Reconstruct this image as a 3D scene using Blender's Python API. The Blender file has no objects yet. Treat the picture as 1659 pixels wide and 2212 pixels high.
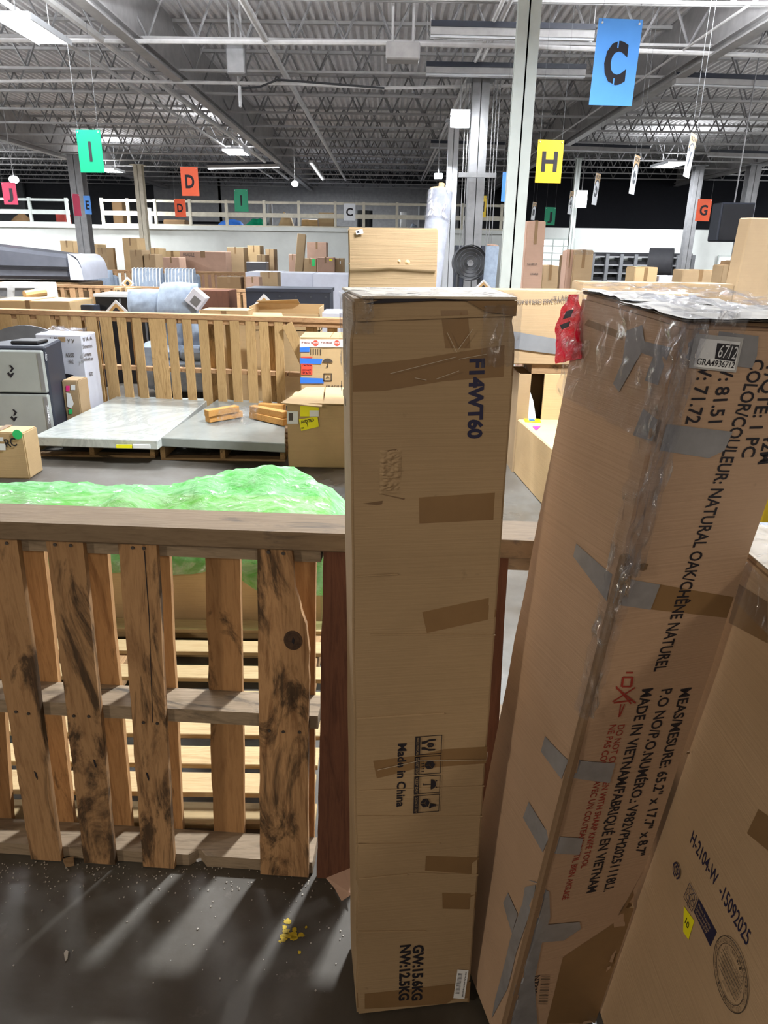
import bpy, bmesh, math, random
from mathutils import Vector, Matrix, noise
from math import sin, cos, pi, radians, atan2, hypot

# ------------------------------------------------------------------ camera
S = bpy.context.scene
COL = S.collection
F_PX, PITCH, ROLL, EYE = 1534.0, radians(20), 0.0145, Vector((0, 0, 1.584))
FW = Vector((0, cos(PITCH), -sin(PITCH)))
_r0, _u0 = Vector((1, 0, 0)), Vector((0, sin(PITCH), cos(PITCH)))
RT = _r0*cos(ROLL) + _u0*sin(ROLL)
UP = -_r0*sin(ROLL) + _u0*cos(ROLL)
cam_data = bpy.data.cameras.new('camera')
cam = bpy.data.objects.new('camera', cam_data)
COL.objects.link(cam)
cam_data.sensor_fit = 'VERTICAL'
cam_data.sensor_height = 36
cam_data.lens = F_PX/2212*36
cam_data.clip_start = 0.02
cam_data.clip_end = 300
m = Matrix((RT, UP, -FW)).transposed().to_4x4()
m.translation = EYE
cam.matrix_world = m
S.camera = cam
S.view_settings.view_transform = 'Standard'
S.view_settings.look = 'None'
S.view_settings.gamma = 1
S.view_settings.use_curve_mapping = False
S.view_settings.exposure = 0.0

# ------------------------------------------------------------------ world + large lights
W = bpy.data.worlds.new('world')
S.world = W
W.use_nodes = True
W.node_tree.nodes['Background'].inputs[0].default_value = (0.78, 0.82, 1.0, 1)
W.node_tree.nodes['Background'].inputs[1].default_value = 0.22

def area(name, loc, power, color, sx=1.2, sy=0.5, rot=(0, 0, 0), spread=180):
    d = bpy.data.lights.new(name, 'AREA')
    d.shape = 'RECTANGLE'
    d.size, d.size_y = sx, sy
    d.energy = power
    d.color = color
    d.spread = radians(spread)
    o = bpy.data.objects.new(name, d)
    o.location = loc
    o.rotation_euler = rot
    COL.objects.link(o)
    return o
COOL = (0.93, 0.97, 1.0)
WARM = (1.0, 0.86, 0.67)
# high bay lamps outside the view, with unseen fill lights added among them
area('lamp_key', (0.85, 3.9, 3.4), 450, COOL, 0.32, 0.32)
area('fill_loft', (-3, 34, 4.5), 600, COOL, 1.2, 0.4)  # fill light without a fixture, added to brighten the dark loft
def aimed(name, loc, power, color, size):
    q = (Vector((0.1, 1.2, 0.8))-Vector(loc)).to_track_quat('-Z', 'Y')
    area(name, loc, power, color, size, size, q.to_euler())
aimed('lamp_behind_left', (-9.0, -5.4, 4.4), 325, WARM, 0.7)
aimed('fill_behind', (-1.5, -10.5, 4.4), 150, WARM, 0.8)  # unseen fill added to lift the faces turned to the camera
aimed('lamp_behind_right', (3.4, -6.0, 4.4), 100, WARM, 0.5)
for x, y, p in ((6.5, 5.0, 380), (-3.0, 8.6, 380), (4.2, 9.0, 380), (-9.5, 8.5, 380), (-10, 12.5, 400), (10.5, 12.5, 400), (-13, 17, 900), (14, 17, 900), (-17, 25, 1300), (18, 24, 1300)):
    area('fill_hall', (x, y, 4.55), p, COOL, 1.2, 0.4)  # unseen lights, mostly added to brighten the hall and mezzanine wall
    area('fill_roof', (x, y, 4.2), p*(2.6 if y < 12 else 1.3), COOL, 1.2, 0.6, (pi, 0, 0))  # upward light added to brighten the roof, no fixture of its own

def ray(px, py): return FW + RT*((px-829.5)/F_PX) - UP*((py-1106)/F_PX)
def atz(px, py, z):
    d = ray(px, py); return EYE + d*((z-EYE.z)/d.z)
def aty(px, py, y):
    d = ray(px, py); return EYE + d*(y/d.y)
def hit(px, py, o, n):
    d = ray(px, py); return EYE + d*((o-EYE).dot(n)/d.dot(n))

# ------------------------------------------------------------------ materials
MATS = {}
def nt(name):
    M = bpy.data.materials.new(name)
    M.use_nodes = True
    t = M.node_tree
    return M, t, t.nodes['Principled BSDF']
def nd(t, kind, **kw):
    n = t.nodes.new(kind)
    for k, v in kw.items():
        if k in n.inputs: n.inputs[k].default_value = v
        else: setattr(n, k, v)
    return n
def vecs(t, scale, rnd=True):
    tc = nd(t, 'ShaderNodeTexCoord')
    mp = nd(t, 'ShaderNodeMapping')
    mp.inputs['Scale'].default_value = scale
    src = tc.outputs['Object']
    if rnd:
        oi = nd(t, 'ShaderNodeObjectInfo')
        mu = nd(t, 'ShaderNodeMath', operation='MULTIPLY'); mu.inputs[1].default_value = 37.0
        t.links.new(oi.outputs['Random'], mu.inputs[0])
        ad = nd(t, 'ShaderNodeVectorMath', operation='ADD')
        t.links.new(src, ad.inputs[0]); t.links.new(mu.outputs[0], ad.inputs[1])
        src = ad.outputs[0]
    t.links.new(src, mp.inputs['Vector'])
    return mp.outputs[0]
def noise_node(t, vec, scale, detail=4, rough=0.6, dist=0.0):
    n = nd(t, 'ShaderNodeTexNoise')
    n.inputs['Scale'].default_value = scale
    n.inputs['Detail'].default_value = detail
    n.inputs['Roughness'].default_value = rough
    n.inputs['Distortion'].default_value = dist
    t.links.new(vec, n.inputs['Vector'])
    return n.outputs['Fac']
def ramp(t, fac, stops):
    r = nd(t, 'ShaderNodeValToRGB')
    e = r.color_ramp.elements
    while len(e) < len(stops): e.new(0.5)
    for q, (p, c) in zip(e, stops):
        q.position = p
        q.color = (c[0], c[1], c[2], 1) if hasattr(c, '__len__') else (c, c, c, 1)
    t.links.new(fac, r.inputs[0])
    return r.outputs[0]
def mix(t, a, b, fac, mode='MIX'):
    n = nd(t, 'ShaderNodeMix', data_type='RGBA', blend_type=mode)
    for s, v in ((6, a), (7, b), (0, fac)):
        if isinstance(v, (tuple, list)): n.inputs[s].default_value = (*v[:3], 1)
        elif isinstance(v, (int, float)): n.inputs[s].default_value = v
        else: t.links.new(v, n.inputs[s])
    return n.outputs[2]
def bump(t, b, fac, strength, dist=0.002):
    n = nd(t, 'ShaderNodeBump')
    n.inputs['Strength'].default_value = strength
    n.inputs['Distance'].default_value = dist
    t.links.new(fac, n.inputs['Height'])
    t.links.new(n.outputs[0], b.inputs['Normal'])
def plain(name, col, rough=0.6, metal=0.0, var=0.12, scale=6, emit=None, spec=0.4):
    M, t, b = nt(name)
    v = vecs(t, (1, 1, 1))
    f = noise_node(t, v, scale, 5)
    c2 = tuple(max(0, c*(1-var*2)) for c in col)
    t.links.new(ramp(t, f, [(0.3, c2), (0.7, col)]), b.inputs['Base Color'])
    b.inputs['Roughness'].default_value = rough
    b.inputs['Metallic'].default_value = metal
    b.inputs['Specular IOR Level'].default_value = spec
    if emit:
        b.inputs['Emission Color'].default_value = (*emit[0], 1)
        b.inputs['Emission Strength'].default_value = emit[1]
    MATS[name] = M
    return M
def cardboard(name, col, rough=0.72, crumple=0.25):
    M, t, b = nt(name)
    v = vecs(t, (1, 1, 1))
    big = noise_node(t, v, 2.3, 5, 0.65, 0.4)
    c1 = tuple(c*0.86 for c in col)
    base = ramp(t, big, [(0.32, c1), (0.62, col)])
    lines = noise_node(t, vecs(t, (3, 3, 220)), 1.0, 3)
    base = mix(t, base, tuple(c*0.80 for c in col), ramp(t, lines, [(0.5, 0.0), (0.8, 0.5)]))
    spots = noise_node(t, v, 38, 3)
    base = mix(t, base, tuple(c*0.55 for c in col), ramp(t, spots, [(0.70, 0.0), (0.82, 0.6)]))
    t.links.new(base, b.inputs['Base Color'])
    b.inputs['Roughness'].default_value = rough
    b.inputs['Specular IOR Level'].default_value = 0.25
    h = nd(t, 'ShaderNodeMath', operation='ADD')
    t.links.new(lines, h.inputs[0]); t.links.new(noise_node(t, v, 9, 4), h.inputs[1])
    bump(t, b, h.outputs[0], crumple, 0.004)
    MATS[name] = M
    return M
def wood(name, light, dark, axis='z', dirt=0.55, stain=(0.018, 0.013, 0.010)):
    M, t, b = nt(name)
    s = {'z': (9, 9, 0.9), 'x': (0.9, 9, 9), 'y': (9, 0.9, 9)}[axis]
    v = vecs(t, s)
    g = noise_node(t, v, 3.2, 7, 0.62, 1.6)
    base = ramp(t, g, [(0.30, dark), (0.50, light), (0.70, tuple((a+c)/2 for a, c in zip(light, dark)))])
    oi = nd(t, 'ShaderNodeObjectInfo')
    base = mix(t, base, tuple(c*0.62 for c in light), ramp(t, oi.outputs['Random'], [(0.0, 0.0), (1.0, 0.55)]))
    s2 = tuple(q if q < 2 else 2.6 for q in s)
    st = noise_node(t, vecs(t, s2), 3.0, 6, 0.68, 1.2)
    base = mix(t, base, stain, ramp(t, st, [(1-dirt, 0.0), (1-dirt+0.10, 0.85)]))
    fine = noise_node(t, vecs(t, tuple(q*7 for q in s)), 2.0, 3)
    base = mix(t, base, dark, ramp(t, fine, [(0.52, 0.0), (0.75, 0.55)]))
    t.links.new(base, b.inputs['Base Color'])
    b.inputs['Roughness'].default_value = 0.78
    b.inputs['Specular IOR Level'].default_value = 0.2
    bump(t, b, fine, 0.35, 0.003)
    MATS[name] = M
    return M
def film(name, col, clear, rough=0.12, translucent=0.5, bscale=22, gloss=0.35, bst=0.9, vs=(1, 1, 1), g0=.40, col2=None):
    M, t, b = nt(name)
    out = t.nodes['Material Output']
    t.nodes.remove(b)
    v = vecs(t, vs)
    h = noise_node(t, v, bscale, 5, 0.6, 1.5)
    bn = nd(t, 'ShaderNodeBump'); bn.inputs['Strength'].default_value = bst; bn.inputs['Distance'].default_value = 0.02
    t.links.new(h, bn.inputs['Height'])
    tr = nd(t, 'ShaderNodeBsdfTransparent'); tr.inputs[0].default_value = (*[0.6+0.4*c for c in col], 1)
    df = nd(t, 'ShaderNodeBsdfDiffuse'); df.inputs[0].default_value = (*col, 1)
    tl = nd(t, 'ShaderNodeBsdfTranslucent'); tl.inputs[0].default_value = (*col, 1)
    if col2:
        cc = ramp(t, noise_node(t, v, 4.5, 5, 0.65, 2.0), [(0.36, col), (0.62, col2)])
        t.links.new(cc, df.inputs[0]); t.links.new(cc, tl.inputs[0])
    gl = nd(t, 'ShaderNodeBsdfGlossy'); gl.inputs['Roughness'].default_value = rough
    t.links.new(bn.outputs[0], gl.inputs['Normal']); t.links.new(bn.outputs[0], df.inputs['Normal'])
    m1 = nd(t, 'ShaderNodeMixShader'); m1.inputs[0].default_value = translucent
    t.links.new(df.outputs[0], m1.inputs[1]); t.links.new(tl.outputs[0], m1.inputs[2])
    m2 = nd(t, 'ShaderNodeMixShader')
    t.links.new(ramp(t, h, [(0.40, min(1, clear*1.15)), (0.74, clear*0.86)]), m2.inputs[0])
    t.links.new(m1.outputs[0], m2.inputs[1]); t.links.new(tr.outputs[0], m2.inputs[2])
    m3 = nd(t, 'ShaderNodeMixShader')
    t.links.new(ramp(t, h, [(g0, gloss*0.03), (g0+.13, gloss)]), m3.inputs[0])
    t.links.new(m2.outputs[0], m3.inputs[1]); t.links.new(gl.outputs[0], m3.inputs[2])
    t.links.new(m3.outputs[0], out.inputs['Surface'])
    MATS[name] = M
    return M

cardboard('kraft', (0.325, 0.228, 0.130))
cardboard('kraft_red', (0.40, 0.270, 0.180))
cardboard('kraft_worn', (0.21, 0.135, 0.08))
cardboard('kraft_box3', (0.44, 0.305, 0.185))
cardboard('kraft_pale', (0.47, 0.33, 0.175))
cardboard('kraft_pink', (0.42, 0.27, 0.20))
cardboard('kraft_dark', (0.19, 0.115, 0.055))
cardboard('kraft_edge', (0.16, 0.10, 0.055))
cardboard('paper_top', (0.46, 0.40, 0.32))
cardboard('lid_grey', (0.36, 0.33, 0.29))
plain('brown_tape', (0.215, 0.128, 0.058), 0.42, var=0.1)
plain('duct_tape', (0.24, 0.24, 0.255), 0.26, var=0.12, scale=25, spec=0.7)
plain('ink', (0.012, 0.010, 0.016), 0.7)
plain('ink_navy', (0.014, 0.014, 0.05), 0.6)
plain('ink_red', (0.28, 0.03, 0.02), 0.7)
plain('ink_grey', (0.07, 0.05, 0.035), 0.7)
plain('ink_fade', (0.10, 0.08, 0.07), 0.7)
wood('wood_v', (0.40, 0.235, 0.115), (0.17, 0.085, 0.038), 'z', 0.50)
wood('wood_back', (0.40, 0.225, 0.100), (0.20, 0.100, 0.042), 'z', 0.42)
wood('wood_red', (0.13, 0.055, 0.032), (0.060, 0.024, 0.016), 'z', 0.38)
wood('wood_h', (0.29, 0.185, 0.10), (0.13, 0.075, 0.038), 'x', 0.46)
wood('wood_dusty', (0.27, 0.205, 0.14), (0.13, 0.095, 0.062), 'x', 0.42, (0.05, 0.045, 0.04))
wood('wood_rail', (0.23, 0.165, 0.105), (0.11, 0.075, 0.046), 'x', 0.40, (0.06, 0.05, 0.04))
wood('wood_new', (0.46, 0.34, 0.18), (0.32, 0.21, 0.10), 'x', 0.30)
wood('wood_far', (0.50, 0.33, 0.155), (0.26, 0.155, 0.065), 'z', 0.36)
wood('wood_far_h', (0.42, 0.25, 0.13), (0.22, 0.12, 0.06), 'x', 0.36)
wood('wood_y', (0.36, 0.22, 0.11), (0.15, 0.08, 0.035), 'y', 0.42)
wood('wood_orange', (0.52, 0.27, 0.08), (0.34, 0.16, 0.05), 'x', 0.22)
film('green_film', (0.16, 0.62, 0.14), 0.36, 0.2, 0.45, 10, 0.30, 0.8, (1, 3, 1.5), .54, (0.46, 0.78, 0.50))
film('clear_film', (0.75, 0.76, 0.80), 1.0, 0.09, 0.2, 30, 0.80, 1.0, (1, 1, .35), .565)
film('red_film', (0.60, 0.006, 0.03), 0.06, 0.3, 0.25, 30, 0.12)
plain('paint_white', (0.50, 0.54, 0.52), 0.45, var=0.06)
plain('paint_cream', (0.60, 0.56, 0.46), 0.5)
plain('wall_white', (0.62, 0.64, 0.62), 0.7, var=0.08, scale=1.2)
plain('steel_grey', (0.27, 0.27, 0.28), 0.5, 0.2)
plain('web_grey', (0.24, 0.235, 0.24), 0.6)
plain('ceiling_grey', (0.84, 0.82, 0.83), 0.6, var=0.1, scale=3)
plain('joist_grey', (0.40, 0.39, 0.39), 0.55)
plain('conduit', (0.70, 0.69, 0.69), 0.5)
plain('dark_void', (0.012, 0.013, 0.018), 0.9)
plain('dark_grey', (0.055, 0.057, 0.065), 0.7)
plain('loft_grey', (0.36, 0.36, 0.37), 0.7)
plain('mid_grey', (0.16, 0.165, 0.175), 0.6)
plain('charcoal_wrap', (0.085, 0.09, 0.11), 0.35, spec=0.6)
plain('black', (0.012, 0.012, 0.015), 0.45)
plain('navy_black', (0.02, 0.024, 0.038), 0.5)
plain('white_board', (0.72, 0.73, 0.74), 0.5, var=0.05)
plain('white_carton', (0.62, 0.64, 0.74), 0.55, var=0.05)
plain('silver', (0.42, 0.45, 0.44), 0.38, 0.35, var=0.05)
plain('fabric_blue', (0.30, 0.36, 0.45), 0.9, var=0.15, scale=14)
plain('fabric_grey', (0.22, 0.23, 0.27), 0.9, var=0.15, scale=14)
plain('grey_slab', (0.26, 0.28, 0.265), 0.25, var=0.1)
plain('sign_blue', (0.10, 0.34, 0.88), 0.45, var=0.04)
plain('sign_green', (0.0, 0.27, 0.13), 0.45, var=0.04)
plain('sign_orange', (0.80, 0.10, 0.025), 0.45, var=0.05)
plain('sign_yellow', (0.62, 0.43, 0.015), 0.45, var=0.05)
plain('sign_pink', (0.55, 0.04, 0.10), 0.45, var=0.05)
plain('sign_white', (0.72, 0.74, 0.78), 0.5, var=0.04)
plain('sign_tan', (0.55, 0.34, 0.14), 0.5)
plain('sticker_white', (0.72, 0.74, 0.76), 0.4, var=0.03)
plain('sticker_grey', (0.40, 0.40, 0.40), 0.5, var=0.05)
plain('sticker_yellow', (0.85, 0.80, 0.01), 0.45, var=0.03)
plain('sticker_red', (0.85, 0.07, 0.04), 0.5, var=0.04)
plain('sticker_pink', (0.75, 0.03, 0.22), 0.5, var=0.04)
plain('sticker_green', (0.03, 0.55, 0.16), 0.5, var=0.04)
plain('tape_blue', (0.03, 0.16, 0.60), 0.5, var=0.05)
plain('yellow_paint', (0.55, 0.38, 0.01), 0.6, var=0.3, scale=60)
plain('lamp_on', (1, 1, 1), 0.5, emit=((0.92, 0.96, 1.0), 9.0), var=0)
plain('lamp_soft', (1, 1, 1), 0.5, emit=((0.95, 0.97, 1.0), 3.0), var=0)
plain('daylight_pane', (1, 1, 1), 0.5, emit=((0.92, 0.97, 1.0), 1.3), var=0)
plain('paper', (0.42, 0.38, 0.33), 0.8)
plain('knot', (0.085, 0.045, 0.025), 0.8, var=.3, scale=90)
plain('nail', (0.15, 0.13, 0.12), 0.4, 0.8)

def floor_mat():
    M, t, b = nt('concrete_floor')
    v = vecs(t, (1, 1, 1), False)
    a = noise_node(t, v, 0.9, 8, 0.62, 0.5)
    c = ramp(t, a, [(0.28, (0.034, 0.028, 0.022)), (0.48, (0.062, 0.052, 0.040)), (0.62, (0.095, 0.090, 0.080)), (0.78, (0.16, 0.165, 0.155))])
    s = noise_node(t, v, 9, 6, 0.7)
    c = mix(t, c, (0.16, 0.14, 0.12), ramp(t, s, [(0.60, 0.0), (0.74, 0.45)]))
    g = noise_node(t, v, 70, 3)
    c = mix(t, c, (0.36, 0.36, 0.34), ramp(t, g, [(0.73, 0.0), (0.78, 0.6)]))
    t.links.new(c, b.inputs['Base Color'])
    wet = noise_node(t, v, 1.1, 4)
    t.links.new(ramp(t, wet, [(0.50, 0.70), (0.62, 0.22)]), b.inputs['Roughness'])
    bump(t, b, s, 0.25, 0.004)
    MATS['floor'] = M
floor_mat()
def marble_mat():
    M, t, b = nt('marble')
    v = vecs(t, (1, 1, 1), False)
    a = noise_node(t, v, 1.6, 8, 0.6, 2.4)
    c = ramp(t, a, [(0.42, (0.46, 0.49, 0.47)), (0.495, (0.36, 0.38, 0.37)), (0.53, (0.46, 0.49, 0.47)), (0.8, (0.38, 0.37, 0.32))])
    t.links.new(c, b.inputs['Base Color'])
    b.inputs['Roughness'].default_value = 0.14
    MATS['marble'] = M
marble_mat()

# ------------------------------------------------------------------ mesh helpers
def org(o):
    v = Vector((0, 0, 0))
    while o: v += o.location; o = o.parent
    return v
def tag(o, label=None, cat=None, group=None, kind=None):
    if label: o['label'] = label
    if cat: o['category'] = cat
    if group: o['group'] = group
    if kind: o['kind'] = kind
    return o
def empty(name, loc, label=None, cat=None, group=None, kind=None):
    o = bpy.data.objects.new(name, None)
    o.empty_display_size = 0.1
    o.location = loc
    COL.objects.link(o)
    return tag(o, label, cat, group, kind)
class MB:
    def __init__(s): s.v = []; s.f = []
    def hexa(s, p):            # 8 points: bottom 4 ccw, top 4 ccw
        n = len(s.v); s.v += [Vector(q) for q in p]
        s.f += [tuple(n+i for i in q) for q in ((3, 2, 1, 0), (4, 5, 6, 7), (0, 1, 5, 4), (1, 2, 6, 5), (2, 3, 7, 6), (3, 0, 4, 7))]
        return s
    def box(s, a, b, M=None):
        (x0, y0, z0), (x1, y1, z1) = a, b
        p = [Vector(q) for q in ((x0, y0, z0), (x1, y0, z0), (x1, y1, z0), (x0, y1, z0), (x0, y0, z1), (x1, y0, z1), (x1, y1, z1), (x0, y1, z1))]
        if M: p = [M @ q for q in p]
        return s.hexa(p)
    def beam(s, p0, p1, w, h, up=(0, 0, 1)):   # box along p0->p1, w across, h along up
        p0, p1, up = Vector(p0), Vector(p1), Vector(up)
        d = (p1-p0).normalized()
        a = d.cross(up)
        a = a.normalized()*(w/2) if a.length > 1e-5 else Vector((w/2, 0, 0))
        u = a.cross(d).normalized()*(h/2)
        return s.hexa([p0-a-u, p0+a-u, p1+a-u, p1-a-u, p0-a+u, p0+a+u, p1+a+u, p1-a+u])
    def tube(s, pts, r, n=8, r2=None, cap=True):
        pts = [Vector(q) for q in pts]; rings = []
        for i, q in enumerate(pts):
            d = (pts[min(i+1, len(pts)-1)]-pts[max(i-1, 0)]).normalized()
            a = d.orthogonal().normalized() if abs(d.z) > .99 else d.cross(Vector((0, 0, 1))).normalized()
            b = d.cross(a)
            rr = r if r2 is None else r+(r2-r)*i/(len(pts)-1)
            k = len(s.v)
            s.v += [q+a*rr*cos(2*pi*j/n)+b*rr*sin(2*pi*j/n) for j in range(n)]
            rings.append(k)
        for k, l in zip(rings, rings[1:]):
            s.f += [(k+j, k+(j+1) % n, l+(j+1) % n, l+j) for j in range(n)]
        if cap:
            s.f.append(tuple(rings[0]+j for j in reversed(range(n))))
            s.f.append(tuple(rings[-1]+j for j in range(n)))
        return s
    def prism(s, pts, n, th):   # polygon pts extruded by n*th
        n = Vector(n).normalized()*th
        k = len(s.v); c = len(pts)
        nn = Vector((0, 0, 0))
        for i in range(c): nn += Vector(pts[i]).cross(Vector(pts[(i+1) % c]))
        if nn.dot(n) < 0: pts = list(reversed(pts))
        s.v += [Vector(q) for q in pts] + [Vector(q)+n for q in pts]
        s.f.append(tuple(k+i for i in reversed(range(c))))
        s.f.append(tuple(k+c+i for i in range(c)))
        s.f += [(k+i, k+(i+1) % c, k+c+(i+1) % c, k+c+i) for i in range(c)]
        return s
    def grid(s, fn, nu, nv):
        k = len(s.v)
        for i in range(nu+1):
            for j in range(nv+1): s.v.append(Vector(fn(i/nu, j/nv)))
        for i in range(nu):
            for j in range(nv):
                a = k+i*(nv+1)+j
                s.f.append((a, a+nv+1, a+nv+2, a+1))
        return s
    def build(s, name, m, parent=None, smooth=False, bevel=0, label=None, cat=None, group=None, kind=None, sharp=35):
        me = bpy.data.meshes.new(name)
        if parent: o0 = org(parent)
        else:
            xs = [q.x for q in s.v]; ys = [q.y for q in s.v]; zs = [q.z for q in s.v]
            o0 = Vector(((min(xs)+max(xs))/2, (min(ys)+max(ys))/2, min(zs)))
        me.from_pydata([tuple(q-o0) for q in s.v], [], s.f)
        if bevel or smooth:
            bm = bmesh.new(); bm.from_mesh(me)
            if bevel:
                bmesh.ops.bevel(bm, geom=[e for e in bm.edges if len(e.link_faces) == 2 and e.calc_face_angle(0) > 0.6], offset=bevel, segments=1, affect='EDGES', clamp_overlap=True)
            if smooth:
                for fc in bm.faces: fc.smooth = True
                for e in bm.edges:
                    if len(e.link_faces) == 2 and e.calc_face_angle(0) > radians(sharp): e.smooth = False
            bm.to_mesh(me); bm.free()
        me.materials.append(MATS[m])
        o = bpy.data.objects.new(name, me)
        COL.objects.link(o)
        if parent: o.parent = parent
        else: o.location = o0
        return tag(o, label, cat, group, kind)
def dup(root, delta, label=None, group=None, parent=None):
    r = root.copy(); COL.objects.link(r)
    if parent is None: r.location = root.location + Vector(delta)
    else: r.parent = parent
    if label: r['label'] = label
    if group: r['group'] = group
    for ch in list(root.children):
        dup(ch, (0, 0, 0), parent=r)
    return r

# ------------------------------------------------------------------ faces, print, stickers
from mathutils.bvhtree import BVHTree
class Face:
    bvh = None
    def surf(s, body):
        o = org(body)
        me = body.data
        s.bvh = BVHTree.FromPolygons([v.co+o for v in me.vertices], [tuple(p.vertices) for p in me.polygons])
        return s
    def drop(s, p, lift):
        if s.bvh:
            q = s.bvh.ray_cast(p+s.n*.03, -s.n, .08)[0]
            if q: return q+s.n*lift
        return p+s.n*lift
    """a flat face in the world; pixel() gives a point on it, text and stickers lie on it"""
    def __init__(s, o, u, v, n, su=None, sv=None):
        s.o, s.u, s.v, s.n, s.su, s.sv = Vector(o), Vector(u).normalized(), Vector(v).normalized(), Vector(n).normalized(), su, sv
    def P(s, a, b, lift=0.0): return s.o+s.u*a+s.v*b+s.n*lift
    def ab(s, px, py):
        q = hit(px, py, s.o, s.n)-s.o
        a, b = q.dot(s.u), q.dot(s.v)
        if s.su: a = min(max(a, 0.0), s.su); b = min(max(b, 0.0), s.sv)
        return a, b
    def px(s, px, py, lift=0.0): return s.P(*s.ab(px, py), lift)
def sticker(face, pts, m, parent, name='sticker', lift=0.0006, th=0.0008, label=None):
    if face.bvh:       # a thin sheet that follows the buckled board
        P2 = [face.ab(x, y) for x, y in pts]
        bm = bmesh.new()
        fc = bm.faces.new([bm.verts.new((a, b, 0)) for a, b in P2])
        bmesh.ops.triangulate(bm, faces=[fc])
        for ax in (0, 1):
            lo, hi = min(q[ax] for q in P2), max(q[ax] for q in P2)
            n = int((hi-lo)/.018)+1
            for i in range(1, n):
                no = Vector((0, 0, 0)); no[ax] = 1
                co = Vector((0, 0, 0)); co[ax] = lo+(hi-lo)*i/n
                bmesh.ops.bisect_plane(bm, geom=bm.verts[:]+bm.edges[:]+bm.faces[:], plane_co=co, plane_no=no)
        bm.normal_update()
        for v in bm.verts: v.co = face.drop(face.P(v.co.x, v.co.y), lift)
        bm.verts.index_update()
        b = MB(); b.v = [v.co.copy() for v in bm.verts]
        b.f = [tuple(v.index for v in f.verts) for f in bm.faces]
        bm.free()
        return b.build(name, m, parent, label=label, smooth=True)
    return MB().prism([face.px(x, y, lift) for x, y in pts], face.n, th).build(name, m, parent, label=label)
_TX = {}
def textmesh(s, off):
    k = (s, off)
    if k not in _TX:
        c = bpy.data.curves.new('t', 'FONT'); c.body = s; c.offset = off; c.resolution_u = 3
        o = bpy.data.objects.new('t', c)
        COL.objects.link(o)
        bpy.context.view_layer.update()
        dg = bpy.context.evaluated_depsgraph_get()
        me = bpy.data.meshes.new_from_object(o.evaluated_get(dg))
        COL.objects.unlink(o); bpy.data.objects.remove(o)
        xs = [v.co.x for v in me.vertices]; ys = [v.co.y for v in me.vertices]
        _TX[k] = ([v.co.copy() for v in me.vertices], [tuple(p.vertices) for p in me.polygons], min(xs), max(xs), 0.0, 0.69)
        bpy.data.meshes.remove(me)
    return _TX[k]
def text(s, p0, p1, cap, n, m, parent, name='printed_text', off=0.018, lift=0.0012, label=None, up=None, face=None):
    """lettering whose baseline runs from p0 to p1, capital height cap, on a surface of normal n"""
    vs, fs, x0, x1, y0, y1 = textmesh(s, off)
    p0, p1, n = Vector(p0), Vector(p1), Vector(n).normalized()
    d = p1-p0; L = d.length; d = d/L
    v = n.cross(d).normalized() if up is None else Vector(up)
    b = MB()
    b.v = [p0+d*((q.x-x0)/(x1-x0)*L)+v*(q.y/y1*cap) for q in vs]
    b.v = [face.drop(q, lift) for q in b.v] if face and face.bvh else [q+n*lift for q in b.v]
    b.f = fs
    return b.build(name, m, parent, label=label)
def text_px(face, s, a, b, cap, m, parent, **k):
    q0, q1 = face.px(*a), face.px(*b)
    return text(s, q0, q1, cap, face.n, m, parent, face=face, **k)
def ring(face, c, r0, r1, m, parent, a0=0, a1=2*pi, n=40, name='printed_ring'):
    b = MB()
    for i in range(n):
        t0, t1 = a0+(a1-a0)*i/n, a0+(a1-a0)*(i+1)/n
        b.prism([face.P(c[0]+r*cos(t), c[1]+r*sin(t), 0.0008) for r, t in ((r0, t0), (r1, t0), (r1, t1), (r0, t1))], face.n, 0.0005)
    return b.build(name, m, parent)
def polys(face, base, sc, shapes, m, parent, name):
    b = MB()
    for sh in shapes:
        b.prism([face.P(base[0]+x*sc, base[1]+y*sc, 0.0008) for x, y in sh], face.n, 0.0005)
    return b.build(name, m, parent)

def crumple_box(w, d, h, M, seed, amp=0.003, cut=0.05, dents=(), name='body', m='kraft', parent=None, bev=0.004):
    """carton body w x d x h (local x, y, z) under matrix M, its faces gridded and slightly buckled"""
    bm = bmesh.new()
    bmesh.ops.create_cube(bm, size=1)
    for v in bm.verts: v.co = Vector(((v.co.x+.5)*w, (v.co.y+.5)*d, (v.co.z+.5)*h))
    bmesh.ops.bevel(bm, geom=bm.edges[:], offset=bev, segments=2, affect='EDGES')
    for ax, L in ((0, w), (1, d), (2, h)):
        n = max(1, int(L/cut))
        for i in range(1, n):
            no = Vector((0, 0, 0)); no[ax] = 1
            co = Vector((0, 0, 0)); co[ax] = L*i/n
            bmesh.ops.bisect_plane(bm, geom=bm.verts[:]+bm.edges[:]+bm.faces[:], plane_co=co, plane_no=no)
    for v in bm.verts:
        q = v.co*7+Vector((seed*3.1, seed, 0))
        v.co += Vector((noise.noise(q), noise.noise(q+Vector((9, 0, 0))), noise.noise(q+Vector((0, 9, 0)))))*amp
        for (cx, cy, cz, r, dx, dy, dz) in dents:
            k = max(0, 1-((v.co-Vector((cx, cy, cz))).length/r))
            v.co += Vector((dx, dy, dz))*(k*k)
    for fc in bm.faces: fc.smooth = True
    for e in bm.edges:
        if e.calc_face_angle(0) > radians(24): e.smooth = False
    o0 = org(parent) if parent else Vector((0, 0, 0))
    for v in bm.verts: v.co = M @ v.co - o0
    me = bpy.data.meshes.new(name)
    bm.to_mesh(me); bm.free()
    me.materials.append(MATS[m])
    o = bpy.data.objects.new(name, me); COL.objects.link(o)
    if parent: o.parent = parent
    return o

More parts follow.
